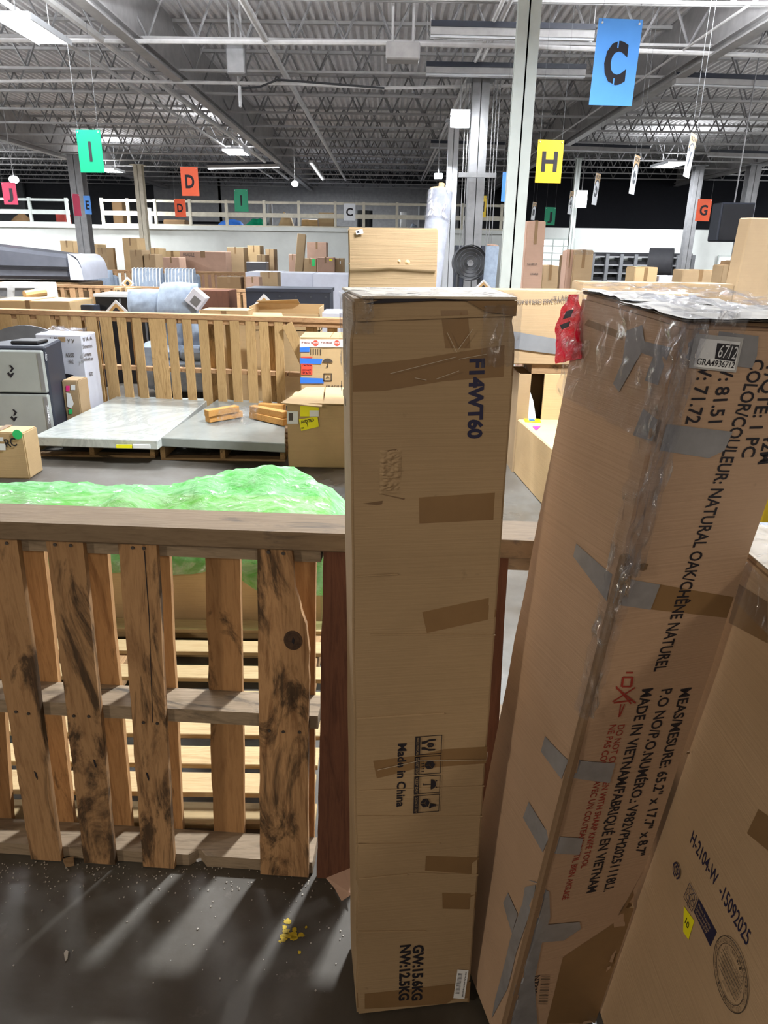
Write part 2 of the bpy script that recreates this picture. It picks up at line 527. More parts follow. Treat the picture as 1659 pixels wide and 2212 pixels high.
# ------------------------------------------------------------------ setting: floor, ceiling, walls
HALL_X0, HALL_X1, HALL_Y0, HALL_Y1 = -26, 24, -16, 40
CEIL = 5.46
MB().box((HALL_X0, HALL_Y0, -0.3), (HALL_X1, HALL_Y1, 0)).build('floor', 'floor', kind='structure')

deck = MB()       # corrugated steel deck, ribs running away from the camera
x = HALL_X0
while x < HALL_X1:
    prof = [(x, CEIL), (x+.05, CEIL), (x+.07, CEIL+.06), (x+.13, CEIL+.06), (x+.15, CEIL)]
    k = len(deck.v)
    for (a, z) in prof: deck.v += [Vector((a, HALL_Y0, z)), Vector((a, HALL_Y1, z))]
    for i in range(4): deck.f.append((k+2*i, k+2*i+1, k+2*i+3, k+2*i+2))
    x += .15
ceiling = deck.build('ceiling', 'ceiling_grey', kind='structure')
def joist(y, k):
    j = empty('roof_joist', (0, 0, 0)); j.parent = ceiling; j.location = Vector((0, y, 4.62))-ceiling.location
    zb, zt = 4.66, 5.42
    b = MB()
    for dy in (-.03, .03): b.box((HALL_X0, y+dy-.018, zb-.02), (HALL_X1, y+dy+.018, zb+.02))
    b.build('bottom_chord', 'joist_grey', j)
    b = MB().box((HALL_X0, y-.05, zt-.02), (HALL_X1, y+.05, zt+.03))
    b.build('top_chord', 'joist_grey', j)
    b = MB(); x = HALL_X0+(k % 3)*.2
    while x < HALL_X1-1:
        b.tube([(x, y, zb), (x+.38, y, zt)], .019, 4, cap=False)
        b.tube([(x+.38, y, zt), (x+.76, y, zb)], .019, 4, cap=False)
        x += .76
    b.build('web', 'web_grey', j, kind='stuff')
yj = [8.9, 10.85, 12.8, 14.85, 16.85, 18.85, 20.8, 22.8, 24.75, 26.75, 28.75, 30.7, 32.7, 34.7, 36.7, 38.7]
for k, y in enumerate([-7, -3, 1, 5, 7]+yj): joist(y, k)
for k, x in enumerate((-11.2, -3.9, 5.0, 12.5)):       # girders at the column lines
    b = MB().box((x-.09, HALL_Y0, 4.50), (x+.09, HALL_Y1, 4.53)).box((x-.012, HALL_Y0, 4.53), (x+.012, HALL_Y1, CEIL)).box((x-.09, HALL_Y0, 4.62), (x+.09, HALL_Y1, 4.645))
    b.build('girder', 'joist_grey', ceiling)
def wall(name, a, b, m): MB().box(a, b).build(name, m, kind='structure')
wall('wall_left', (HALL_X0-.2, HALL_Y0, 0), (HALL_X0, HALL_Y1, CEIL+.06), 'wall_white')
wall('wall_right', (HALL_X1, HALL_Y0, 0), (HALL_X1+.2, HALL_Y1, CEIL+.06), 'wall_white')
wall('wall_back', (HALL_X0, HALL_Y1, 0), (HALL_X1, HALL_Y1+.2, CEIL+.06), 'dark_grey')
# mezzanine: white front wall, deck, dark loft behind
YM = 30.0
zl = aty(400, 489, YM).z
xl, xr = aty(-60, 480, YM).x, aty(1135, 500, YM).x
MB().box((HALL_X0, YM, 0), (xr, YM+.25, zl)).box((HALL_X0, YM-.12, zl-.12), (xr, YM+.25, zl+.02)).build('wall_mezzanine', 'wall_white', kind='structure')
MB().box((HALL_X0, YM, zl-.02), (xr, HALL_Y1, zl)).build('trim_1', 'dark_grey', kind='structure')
zr = aty(1350, 494, YM-2).z
MB().box((xr, YM-2, 0), (HALL_X1, YM-1.8, zr)).build('wall_offices', 'wall_white', kind='structure')
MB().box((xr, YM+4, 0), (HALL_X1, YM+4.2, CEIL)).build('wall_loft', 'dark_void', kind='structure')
# grey panels at the back of the loft
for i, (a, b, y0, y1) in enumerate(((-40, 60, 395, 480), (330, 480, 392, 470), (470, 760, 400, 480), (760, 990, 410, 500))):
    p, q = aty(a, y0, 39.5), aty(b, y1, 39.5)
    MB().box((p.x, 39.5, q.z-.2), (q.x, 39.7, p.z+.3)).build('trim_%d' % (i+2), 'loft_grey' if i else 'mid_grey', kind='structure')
# windows in the office wall
def pane_window(name, x0, y0, x1, y1, Y, nx, ny):
    p, q = aty(x0, y0, Y), aty(x1, y1, Y)
    w = MB(); t = .05
    for i in range(nx+1):
        x = p.x+(q.x-p.x)*i/nx; w.box((x-t/2, Y-.06, q.z), (x+t/2, Y, p.z))
    for j in range(ny+1):
        z = q.z+(p.z-q.z)*j/ny; w.box((p.x, Y-.055, z-t/2), (q.x, Y, z+t/2))
    o = w.build(name, 'paint_white', kind='structure')
    for i in range(nx):
        for j in range(ny):
            a, c = p.x+(q.x-p.x)*i/nx, q.z+(p.z-q.z)*j/ny
            MB().box((a+.02, Y-.03, c+.02), (a+(q.x-p.x)/nx-.02, Y-.015, c+(p.z-q.z)/ny-.02)).build('pane', 'daylight_pane', o)
pane_window('window_1', 1172, 516, 1235, 577, YM-2, 3, 4)
pane_window('window_2', 1552, 553, 1580, 590, YM-2, 1, 2)

# ------------------------------------------------------------------ columns
def column(px, py, Y, w, m, label, d=None, extra=None):
    p = aty(px, py, Y); d = d or w
    r = empty('steel_column', (p.x, Y, 0), label, 'column')
    # H section: two flanges and a web
    t = .014
    b = MB().box((p.x-w/2, Y-d/2, 0), (p.x+w/2, Y-d/2+t, 4.5)).box((p.x-w/2, Y+d/2-t, 0), (p.x+w/2, Y+d/2, 4.5)).box((p.x-t/2, Y-d/2, 0), (p.x+t/2, Y+d/2, 4.5))
    b.build('shaft', m, r)
    MB().box((p.x-w*.8, Y-d*.8, 0), (p.x+w*.8, Y+d*.8, .02)).build('base_plate', m, r)
    MB().box((p.x-w*.8, Y-d*.8, 4.48), (p.x+w*.8, Y+d*.8, 4.5)).build('cap_plate', m, r)
    return r
column(1123, 310, 7.3, .20, 'paint_white', 'tall white steel column rising behind the two front cartons', d=.07)
c2 = column(1027, 400, 14.4, .30, 'steel_grey', 'grey steel column with cable runs and dark guards at its foot')
b = MB()
X0 = c2.location.x
for dx in (-.2, -.16, .16, .2, .24): b.tube([(X0+dx*1.35, 14.2, 4.5), (X0+dx*1.35+.01, 14.2, 1.55)], .008, 5)
b.build('cable', 'steel_grey', c2)
for dx in (-.19, .19): MB().box((X0+dx*1.3-.09, 14.2, 0), (X0+dx*1.3+.09, 14.45, 1.75)).build('column_guard', 'navy_black', c2, bevel=.01)
for z in (1.35, 2.9, .85): MB().box((X0-.34, 14.14, z), (X0+.34, 14.2, z+.08)).build('clamp', 'steel_grey', c2)
column(973, 450, 18.5, .24, 'sign_white', 'pale lilac painted column just left of the grey cabled one')
column(178, 465, 26, .42, 'steel_grey', 'grey column behind the green letter I sign on the left')
column(309, 470, 28.6, .30, 'paint_cream', 'cream column in front of the mezzanine railing')
column(1493, 470, 26.5, .30, 'steel_grey', 'grey column right behind the orange G sign')
column(1610, 470, 26, .36, 'steel_grey', 'grey column beside the black speaker box')
column(1237, 480, 25, .16, 'paint_white', 'thin white post next to the bright window')

# ------------------------------------------------------------------ roof services: pipes, dead strip lights, lamps
def pipe(p0, p1, r, label, name='ceiling_pipe', m='conduit', cat='pipe', mid=()):
    MB().tube([p0, *mid, p1], r, 8).build(name, m, smooth=True, label=label, cat=cat)
def yline(px, py, z, r, label, y0=6, y1=34, **k):
    p = atz(px, py, z)
    pipe((p.x, y0, z), (p.x, y1, z), r, label, **k)
yline(300, 145, 4.57, .055, 'thick grey roof pipe running diagonally from the top left corner')
yline(200, 130, 4.60, .035, 'thinner roof pipe left of the thick diagonal one')
yline(590, 115, 4.58, .05, 'roof pipe crossing the top of the view left of centre')
yline(1430, 140, 4.58, .018, 'thin conduit running back over the blue C sign')
yline(1060, 60, 4.60, .03, 'roof pipe just left of the white column, inner one')
yline(1075, 60, 4.62, .03, 'roof pipe just left of the white column, outer one')
# cross conduits (sagging cable tray line)
def xline(pts, z, r, label, name='ceiling_pipe', m='conduit', cat='pipe'):
    MB().tube([atz(a, b, z) for a, b in pts], r, 7).build(name, m, smooth=True, label=label, cat=cat)
xline([(-60, 176), (200, 174), (420, 178), (640, 181), (830, 190), (1000, 187), (1120, 185)], 4.5, .03, 'sagging pale cable bundle hung across the whole ceiling', 'cable_bundle', cat='cable')
xline([(-60, 86), (300, 89), (830, 93), (1120, 100), (1700, 122)], 4.55, .035, 'straight pale conduit crossing the ceiling near the top')
xline([(520, 190), (560, 188), (600, 172), (830, 190)], 4.40, .018, 'short dark cable looped under the pale bundle', 'cable', 'dark_grey', 'cable')
def strip(x0, y0, x1, y1, z, label, on=False, th=.10):
    p, q = atz(x0, y0, z), atz(x1, y1, z)
    c = (p+q)/2
    r = empty('strip_light', (c.x, c.y, z), label, 'light')
    MB().beam(p+Vector((0, 0, .05)), q+Vector((0, 0, .05)), .16, .09).build('housing', 'joist_grey', r)
    MB().beam(p+Vector((0, -.09, .13)), q+Vector((0, -.09, .13)), .03, .07).build('reflector', 'navy_black', r)
    for s_ in (-.045, .045):
        MB().tube([p+Vector((0, s_, -.01)), q+Vector((0, s_, -.01))], .016, 6).build('tube', 'lamp_on' if on else 'sign_white', r)
    for e in (p, q): MB().tube([e+Vector((0, 0, .1)), e+Vector((0, 0, CEIL-z))], .006, 5).build('hanger', 'joist_grey', r)
strip(930, 78, 1280, 86, 4.42, 'unlit strip light nearest the top, crossing behind the white column')
strip(920, 160, 1262, 166, 4.42, 'unlit strip light below the topmost one, behind the white column')
strip(1455, 182, 1660, 189, 4.42, 'unlit strip light at the right edge under the roof')
strip(1180, 322, 1400, 330, 4.42, 'unlit strip light right of the yellow H sign')
strip(930, 318, 1090, 322, 4.42, 'unlit strip light between the cabled column and the white column')
strip(1530, 337, 1700, 342, 4.42, 'unlit strip light right of the number 7 sign')
strip(450, 364, 602, 361, 4.40, 'thin lit strip light above the orange D and green I signs', True)
strip(672, 353, 697, 388, 4.40, 'lit strip light seen end on, centre of the far ceiling', True)
def highbay(px, py, L, Wd, ang, z, label, power=160):
    p = atz(px, py, z)
    r = empty('high_bay_lamp', (p.x, p.y, z), label, 'lamp')
    M = Matrix.Translation(p) @ Matrix.Rotation(ang, 4, 'Z')
    b = MB().box((-L/2, -Wd/2, .03), (L/2, Wd/2, .07), M)
    b.box((-L/2, -Wd/2-.02, -.02), (L/2, -Wd/2, .05), M).box((-L/2, Wd/2, -.02), (L/2, Wd/2+.02, .05), M)
    b.build('housing', 'sign_white', r)
    MB().box((-L*.2, -Wd*.2, .07), (L*.2, Wd*.2, .16), M).build('driver_box', 'joist_grey', r)
    for k in range(4):
        o = -Wd/2+Wd*(k+.5)/4
        MB().box((-L*.48, o-Wd*.1, -.005), (L*.48, o+Wd*.1, .03), M).build('led_bar', 'lamp_on', r)
    b = MB()
    for sx in (-L*.4, L*.4): b.tube([M @ Vector((sx, 0, .07)), M @ Vector((sx, 0, CEIL-z))], .006, 5)
    b.build('hanger', 'steel_grey', r)
    d = bpy.data.lights.new('high_bay_light', 'AREA'); d.shape = 'RECTANGLE'; d.size = L; d.size_y = Wd; d.energy = power; d.color = COOL
    o = bpy.data.objects.new('high_bay_light', d); COL.objects.link(o); o.parent = r
    o.location = (0, 0, -.03); o.rotation_euler = (0, 0, ang)
    o = o.copy(); o.data = o.data.copy(); o.data.energy = power*.16; COL.objects.link(o); o.location = (0, 0, .18); o.rotation_euler = (pi, 0, ang)  # upward copy added to brighten the roof above the lamp
highbay(75, 68, 1.25, .45, radians(90), 4.35, 'large blazing high bay lamp at the top left corner', 260)
highbay(511, 330, 1.2, .62, radians(90), 4.4, 'high bay lamp above the orange D sign, left of centre', 420)
highbay(240, 369, 1.2, .62, radians(90), 4.35, 'high bay lamp just right of the green I sign on the left', 420)
highbay(1445, 357, 1.3, .66, radians(95), 4.4, 'high bay lamp between the number 6 and 7 signs', 420)
def flood(px, py, Y, w, h, label, power=60):
    p = aty(px, py, Y)
    r = empty('flood_lamp', p, label, 'lamp')
    MB().box((p.x-w/2, Y, p.z-h/2), (p.x+w/2, Y+.06, p.z+h/2)).build('housing', 'sign_white', r, bevel=.01)
    for i in range(3):
        MB().box((p.x-w/2+w*i/3+.008, Y-.02, p.z-h/2+.01), (p.x-w/2+w*(i+1)/3-.008, Y, p.z+h/2-.01)).build('lens', 'lamp_on', r)
    MB().beam((p.x, Y+.05, p.z+h/2), (p.x, Y+.05, CEIL), .025, .025).build('bracket', 'steel_grey', r)
    area('flood_light', (p.x, Y-.05, p.z), power, COOL, w, h, (radians(60), 0, 0))
flood(994, 256, 14.0, .34, .29, 'square flood lamp with triple lens beside the grey cabled column', 130)
flood(947, 380, 18.3, .20, .12, 'small flood lamp above the wrapped grey roll', 90)
flood(1256, 430, 24, .34, .50, 'tall flood lamp hung beside the thin white post on the right', 250)
def globe(px, py, Y, r_, label):
    p = aty(px, py, Y)
    r = empty('globe_lamp', p, label, 'lamp')
    bm = MB()
    bm.grid(lambda u, v: (p.x+r_*sin(pi*v)*cos(2*pi*u), Y+r_*sin(pi*v)*sin(2*pi*u), p.z+r_*.8*cos(pi*v)), 14, 8).build('bulb', 'lamp_on', r, smooth=True)
    MB().tube([(p.x, Y, p.z+r_*.7), (p.x, Y, CEIL)], .01, 5).build('stem', 'joist_grey', r)
globe(637, 397, 24, .11, 'small round lamp over the mezzanine, right of the green I')
globe(30, 388, 20, .12, 'small round lamp above the pink J sign at the left edge')

def hung(px, py, wpx, hpx, z, label, name, m, cat, stems=2):
    p = atz(px, py, z); k = (p-EYE).dot(FW)/F_PX; w, h = wpx*k, hpx*k
    r = empty(name, (p.x, p.y, z), label, cat)
    MB().box((p.x-w/2, p.y, z), (p.x+w/2, p.y+w*.6, z+h)).build('casing', m, r, bevel=.02)
    for i in range(stems): MB().tube([(p.x-w*.3+w*.6*i/max(1, stems-1), p.y+w*.3, z+h), (p.x-w*.3+w*.6*i/max(1, stems-1), p.y+w*.3, CEIL)], .02, 6).build('stem', 'joist_grey', r)
hung(870, 128, 74, 34, 4.1, 'grey junction box hung from stems at the top, left of the white column', 'junction_box', 'joist_grey', 'box')
hung(510, 160, 40, 62, 4.2, 'grey sheet metal duct drop hanging at the top, left of centre', 'duct_drop', 'steel_grey', 'duct')
hung(519, 232, 7, 42, 4.0, 'short white pipe hanging below the sagging cable bundle', 'hanging_pipe', 'sign_white', 'pipe', 1)

# ------------------------------------------------------------------ hanging signs
def sign(px, py, wpx, hpx, Y, yaw, m, ch, label, ink='ink', cap=.5, lean=0.0, stencil=False, off=.03):
    c = aty(px, py, Y)
    z = (c-EYE).dot(FW)
    h = hpx/F_PX*z; w = wpx/F_PX*z/cos(yaw)
    r = empty('hanging_sign', c-Vector((0, 0, h/2)), label, 'sign')
    u = Vector((cos(yaw), sin(yaw), 0)); up = Vector((lean, 0, 1)).normalized(); n = u.cross(up).normalized()
    if n.y > 0: n = -n
    f = Face(c-u*w/2-up*h/2, u, up, n)
    MB().prism([f.P(0, 0), f.P(w, 0), f.P(w, h), f.P(0, h)], -n, .006).build('panel', m, r)
    if ch: text(ch, f.P(w*.5-w*cap*.42*(.28 if ch == 'I' else 1), h*.28), f.P(w*.5+w*cap*.42*(.28 if ch == 'I' else 1), h*.28), h*.44, n, ink, r, 'letter', off=off, lift=.003)
    if stencil:
        for y in (.27, .70): MB().box((0, 0, 0), (0, 0, 0)) if 0 else MB().prism([f.P(w*.485, h*(y-.03), .0045), f.P(w*.515, h*(y-.03), .0045), f.P(w*.515, h*(y+.05), .0045), f.P(w*.485, h*(y+.05), .0045)], n, .001).build('stencil_gap', m, r)
    b = MB()
    for a in (.08, .92):
        q = f.P(w*a, h); b.tube([q-Vector((0, 0, .02)), (q.x, q.y, CEIL)], .0018, 4)
    b.build('wire', 'mid_grey', r)
    for a in (.08, .92): MB().tube([f.P(w*a, h-.03, -.01), f.P(w*a, h-.03, .012)], .008, 6).build('clip', 'sign_white', r)
    return r, f, w, h
sign(1330, 136, 96, 162, 6.4, .08, 'sign_blue', 'C', 'big light blue hanging sign with a black letter C', lean=.02, stencil=True, cap=.62, off=.05)
sign(1187, 349, 57, 84, 11, .10, 'sign_yellow', 'H', 'yellow hanging sign with letter H right of the white column', cap=.72)
sign(195, 327, 53, 83, 11.5, -.05, 'sign_green', 'I', 'large green hanging sign with letter I on the left')
sign(410, 392, 38, 57, 16.5, -.05, 'sign_orange', 'D', 'larger orange hanging sign with letter D', cap=.62)
sign(389, 449, 24, 36, 24, -.05, 'sign_orange', 'D', 'smaller orange hanging sign with letter D, lower and farther', cap=.62)
sign(521, 433, 30, 44, 20, -.03, 'sign_green', 'I', 'smaller green hanging sign with letter I before the railing')
sign(21, 418, 31, 44, 19, -.05, 'sign_pink', 'J', 'crimson hanging sign with letter J at the left edge', cap=.5)
sign(189, 443, 13, 37, 23, .3, 'sign_blue', 'E', 'blue hanging sign with letter E half hidden by the left column', cap=.6)
sign(166, 443, 10, 44, 22, .9, 'sign_pink', '', 'narrow dark red sign seen edge on beside the left column')
sign(755, 458, 25, 34, 22, -.03, 'sign_white', 'C', 'white hanging sign with letter C above the square carton', cap=.7)
sign(1520, 454, 32, 44, 17.5, .12, 'sign_orange', 'G', 'orange hanging sign with letter G at the right', cap=.66)
sign(1042, 446, 18, 43, 17, .5, 'sign_yellow', 'H', 'yellow hanging sign with letter H between the columns', cap=.6)
sign(1090, 404, 12, 58, 13, .5, 'sign_blue', '', 'blue sign edge half hidden by the white column', cap=.4)
sign(1188, 467, 24, 36, 21, .2, 'sign_green', 'J', 'dark green hanging sign over the tall pinkish carton', cap=.5)
def banner2(px, py, wpx, hpx, Y, ch, label):
    r, f, w, h = sign(px, py, wpx, hpx, Y, 1.0, 'sign_white', ch, label, ink='navy_black', lean=.05, cap=.7, off=.035)
    MB().prism([f.P(0, h*.66, .001), f.P(w, h*.66, .001), f.P(w, h, .001), f.P(0, h, .001)], f.n, .002).build('header_band', 'sign_tan', r)
    b = MB(); c = MB()
    for k in range(12):
        t0, t1 = pi*k/12, pi*(k+1)/12
        b.prism([f.P(w*.5+w*.5*cos(t)*q, h*.60+h*.20*sin(t)*q, .0045) for q, t in ((1, t0), (1, t1), (.78, t1), (.78, t0))], f.n, .001)
        c.prism([f.P(w*.5+w*.40*cos(t)*q, h*.60+h*.16*sin(t)*q, .0035) for q, t in ((1, t0), (1, t1), (0, t1), (0.01, t0))], f.n, .0005)
    b.build('arc', 'navy_black', r); c.build('white_field', 'sign_white', r)
    text('RCN', f.P(w*.15, h*.84), f.P(w*.85, h*.84), h*.10, f.n, 'navy_black', r, 'letter', lift=.005)
banner2(1491, 337, 31, 84, 9.5, '7', 'white and tan hanging banner with number 7, nearest of its row')
banner2(1371, 378, 22, 76, 12.2, '6', 'white and tan hanging banner with number 6, middle of its row')
banner2(1288, 409, 17, 62, 15, '5', 'white and tan hanging banner with number 5, beside the flood lamp')
banner2(1153, 456, 11, 36, 20, '1', 'tiny tan and white banner just right of the white column')
banner2(1233, 438, 12, 46, 19, '4', 'tan and white banner left of the tall flood lamp')
p = aty(1590, 480, 14)
r = empty('loudspeaker', (p.x, 14, p.z-.35), 'black box loudspeaker hanging by the right column', 'speaker')
MB().box((p.x-.31, 14, p.z-.33), (p.x+.31, 14.4, p.z+.33)).build('cabinet', 'navy_black', r, bevel=.02)
MB().box((p.x-.28, 13.985, p.z-.3), (p.x+.28, 14.0, p.z+.3)).build('grille', 'black', r)
MB().tube([(p.x, 14.2, p.z+.3), (p.x, 14.2, CEIL)], .012, 6).build('bracket', 'steel_grey', r)

# ------------------------------------------------------------------ mezzanine railing
def railing(x0, x1, Y, ytop, ybot, posts, m, label):
    a, b = aty(x0, ytop, Y), aty(x1, ytop, Y)
    z1 = aty((x0+x1)/2, ytop, Y).z; z0 = aty((x0+x1)/2, ybot, Y).z
    r = empty('mezzanine_railing', ((a.x+b.x)/2, Y, z0), label, 'railing')
    t = .045
    MB().box((a.x, Y-t, z1-2*t), (b.x, Y+t, z1)).build('top_rail', m, r)
    MB().box((a.x, Y-t, (z0+z1)/2-.08), (b.x, Y+t, (z0+z1)/2+.08)).build('mid_rail', m, r)
    MB().box((a.x, Y-t, z0), (b.x, Y+t, z0+.13)).build('toe_board', m, r)
    for px in posts:
        x = aty(px, ytop, Y).x
        MB().box((x-.05, Y-.06, z0), (x+.05, Y-.045+.1, z1+.03)).build('post', m, r)
railing(-40, 146, YM-.02, 428, 486, (-35, 62, 142), 'paint_white', 'heavy white loft railing at the far left')
railing(216, 1090, YM-.02, 436, 496, (219, 275, 334, 409, 488, 570, 645, 724, 786, 858, 1000, 1085), 'paint_cream', 'long cream loft railing across the mezzanine edge')

# far clutter on the loft, each a solid thing standing on the loft deck
def loft(x0, y0, x1, m, label, cat, name, Y=31.2, d=.6, shape='box'):
    p, q = aty(x0, y0, Y), aty(x1, y0, Y)
    z0 = zl
    h = max(.15, p.z-z0)
    cx, w = (p.x+q.x)/2, q.x-p.x
    b = MB()
    if shape == 'box': b.box((p.x, Y, z0), (q.x, Y+d, z0+h)); b.build(name, m, bevel=.04, label=label, cat=cat)
    elif shape == 'drum': b.tube([(cx, Y, z0), (cx, Y, z0+h*.12), (cx, Y, z0+h*.9), (cx, Y, z0+h)], w/2, 14); b.build(name, m, smooth=True, label=label, cat=cat)
    elif shape == 'roll': b.tube([(p.x, Y, z0+h/2), (q.x, Y, z0+h/2)], h/2, 12); b.build(name, m, smooth=True, label=label, cat=cat)
    elif shape == 'heap':
        b.grid(lambda u, v: (p.x+w*u, Y+d*v, z0+h*(sin(pi*u)**.5)*(sin(pi*v)**.5)*(.75+.3*noise.noise(Vector((u*4+x0, v*4, 0))))), 14, 8)
        b.build(name, m, smooth=True, label=label, cat=cat)
loft(598, 449, 632, 'kraft_pale', 'tan tarpaulin bundle on the loft behind the railing', 'bundle', 'tarpaulin_bundle', shape='heap')
loft(525, 464, 572, 'sign_green', 'green sheet heaped on the loft under the green I', 'sheet', 'green_sheet', shape='heap', d=.9)
loft(463, 465, 524, 'tape_blue', 'dark blue tarpaulin on the loft between railing posts', 'tarpaulin', 'blue_tarpaulin', shape='heap', d=.9)
loft(687, 459, 722, 'kraft_pale', 'pale carton on the loft left of the white C sign', 'carton', 'loft_carton')
loft(652, 473, 686, 'sign_tan', 'tan roll lying on the loft beside the pale carton', 'roll', 'paper_roll', shape='roll')
loft(312, 449, 328, 'white_board', 'white plastic drum on the loft by the cream column', 'drum', 'plastic_drum', shape='drum')
loft(118, 460, 140, 'ink_red', 'dark red crate on the loft at the far left', 'crate', 'red_crate')
loft(14, 455, 60, 'kraft_dark', 'brown covered bench on the loft below the J sign', 'bench', 'covered_bench', shape='heap')
loft(352, 474, 400, 'kraft_dark', 'flat brown pack on the loft below the small D sign', 'carton', 'loft_carton')
loft(240, 435, 262, 'kraft_dark', 'tall brown pack on the loft right of the railing corner', 'carton', 'loft_carton', Y=32)
loft(575, 436, 588, 'steel_grey', 'grey machine part above the loft railing', 'machine', 'machine_part', Y=32, shape='drum')
loft(634, 466, 645, 'fabric_grey', 'dark grey bag on the loft against a railing post', 'bag', 'cloth_bag', shape='heap')
loft(770, 455, 805, 'black', 'black round table on the loft behind the square carton', 'table', 'round_table', Y=32, shape='drum')
loft(865, 458, 880, 'white_board', 'small white drum on the loft left of the wrapped roll', 'drum', 'plastic_drum', shape='drum')
loft(905, 436, 925, 'mid_grey', 'grey cabinet on the loft beside the wrapped roll', 'cabinet', 'steel_cabinet', Y=32)
loft(885, 478, 904, 'fabric_blue', 'blue bag lying on the loft near the wrapped roll', 'bag', 'cloth_bag', shape='heap')

# ------------------------------------------------------------------ cartons
def carton(x0, y0, x1, y1, Y, d, label, m='kraft_pale', name='cardboard_carton', z0=None, tape=True, cat='carton', yaw=0.0, top=None, group=None, marks=(), flaps=False, bev=.012):
    """carton whose front face spans the given pixels at distance Y; down to the floor unless z0 is given"""
    p, q = aty(x0, (y0+y1)/2, Y), aty(x1, (y0+y1)/2, Y)
    zt = aty((x0+x1)/2, y0, Y).z
    if z0 is None: z0 = 0.0
    elif z0 == 'px': z0 = aty((x0+x1)/2, y1, Y).z
    w = hypot(q.x-p.x, 0); h = zt-z0
    r = empty(name, ((p.x+q.x)/2, Y+d/2, z0), label, cat, group)
    M = Matrix.Translation(Vector((p.x, Y, z0))) @ Matrix.Rotation(yaw, 4, 'Z')
    small = Y > 11
    if small: MB().box((0, 0, 0), (w, d, h), M).build('body', m, r, bevel=bev)
    else: crumple_box(w, d, h, M, x0*.13+y0, .006, .12, name='body', m=m, parent=r, bev=.008)
    if tape:
        t = min(.025, w*.08) if not small else w*.05
        MB().box((w/2-t, -.003, h-.12*h), (w/2+t, .0, h+.003), M).box((w/2-t, 0, h), (w/2+t, d, h+.004), M).build('tape_strip', 'brown_tape', r)
    if flaps:
        MB().box((.005, .005, h+.001), (w/2-.004, d-.005, h+.006), M).build('flap', m, r)
        MB().box((w/2+.004, .005, h+.001), (w-.005, d-.005, h+.006), M).build('flap', m, r)
    f = Face(M @ Vector((0, 0, 0)), (M.to_3x3() @ Vector((1, 0, 0))), (0, 0, 1), (M.to_3x3() @ Vector((0, -1, 0))), w, h)
    for mk in marks:
        if mk[0] == 's': sticker(f, mk[2], mk[1], r, lift=.006 if not small else .002)
        elif mk[0] == 't': text_px(f, mk[1], mk[2], mk[3], mk[4], mk[5], r, lift=.008)
    return r, f
def rect(a, b, c, d): return [(a, b), (c, b), (c, d), (a, d)]
FAR = [  # far goods in front of the mezzanine wall
 (133, 520, 160, 580, 27.2, 'wide kraft carton at the far left wall behind the grey sofa pack', 'kraft_pale'),
 (190, 527, 214, 580, 27.2, 'kraft carton just right of the left grey column', 'kraft_pale'),
 (212, 535, 232, 580, 24.5, 'small kraft carton before the far wall, right of the column foot', 'kraft'),
 (267, 514, 299, 580, 25, 'tall kraft carton left of the cream column', 'kraft_pale'),
 (281, 540, 308, 580, 24, 'brown carton pair at the foot of the cream column, left one', 'kraft'),
 (311, 549, 336, 580, 24, 'low brown carton right of the cream column foot', 'kraft'),
 (326, 536, 345, 580, 25.5, 'narrow tilted looking carton right of the cream column', 'kraft_pale'),
 (346, 542, 400, 580, 27, 'wide tan carton behind the long pinkish one', 'kraft_pale'),
 (352, 556, 387, 580, 23.0, 'small flat pinkish carton before the wide tan one', 'kraft_pink'),
 (389, 543, 489, 583, 24, 'long pinkish carton with faded lettering on its upper corner', 'kraft_pink'),
 (491, 534, 527, 584, 25, 'square kraft carton right of the long pinkish one', 'kraft'),
 (535, 530, 562, 572, 26, 'kraft carton standing alone before the far wall', 'kraft_pale'),
 (555, 550, 574, 584, 24.5, 'small kraft carton below the lone standing one', 'kraft'),
 (574, 538, 592, 584, 25.5, 'narrow upright carton leaning beside others at the far wall', 'kraft'),
 (624, 549, 640, 588, 25, 'narrow pinkish carton left of the leaning tall carton', 'kraft_pink'),
 (663, 523, 705, 545, 27, 'pinkish carton on top of the far stack', 'kraft_pink'),
 (655, 558, 684, 588, 25, 'brown carton with a lime sticker in the far stack', 'kraft'),
 (685, 556, 721, 590, 24, 'pale carton with yellow corner label in the far stack', 'kraft_pink'),
 (724, 558, 742, 592, 24.5, 'slim brown carton with white label at the end of the far row', 'kraft'),
]
for (a, b, c, d_, Y, lb, m_) in FAR:
    mk = []
    if 'lettering' in lb: mk = [('t', 'FRAGILE', (396, 553), (420, 554), .10, 'ink_fade')]
    if 'lime' in lb: mk = [('s', 'sticker_green', rect(674, 560, 680, 575))]
    if 'yellow corner' in lb: mk = [('s', 'sticker_yellow', rect(711, 559, 718, 564))]
    if 'white label' in lb: mk = [('s', 'sticker_white', rect(732, 564, 736, 570))]
    carton(a, b, c, d_, Y, .8, lb, m_, marks=mk)
# tall leaning carton at the far wall
p, q = aty(640, 592, 24), aty(650, 506, 24)
MB().beam((p.x-.02, 24, .02), (q.x, 24.3, q.z), .26, .26, (0, 1, 0)).build('cardboard_carton', 'kraft', label='very tall thin carton leaning before the far wall', cat='carton', bevel=.01)

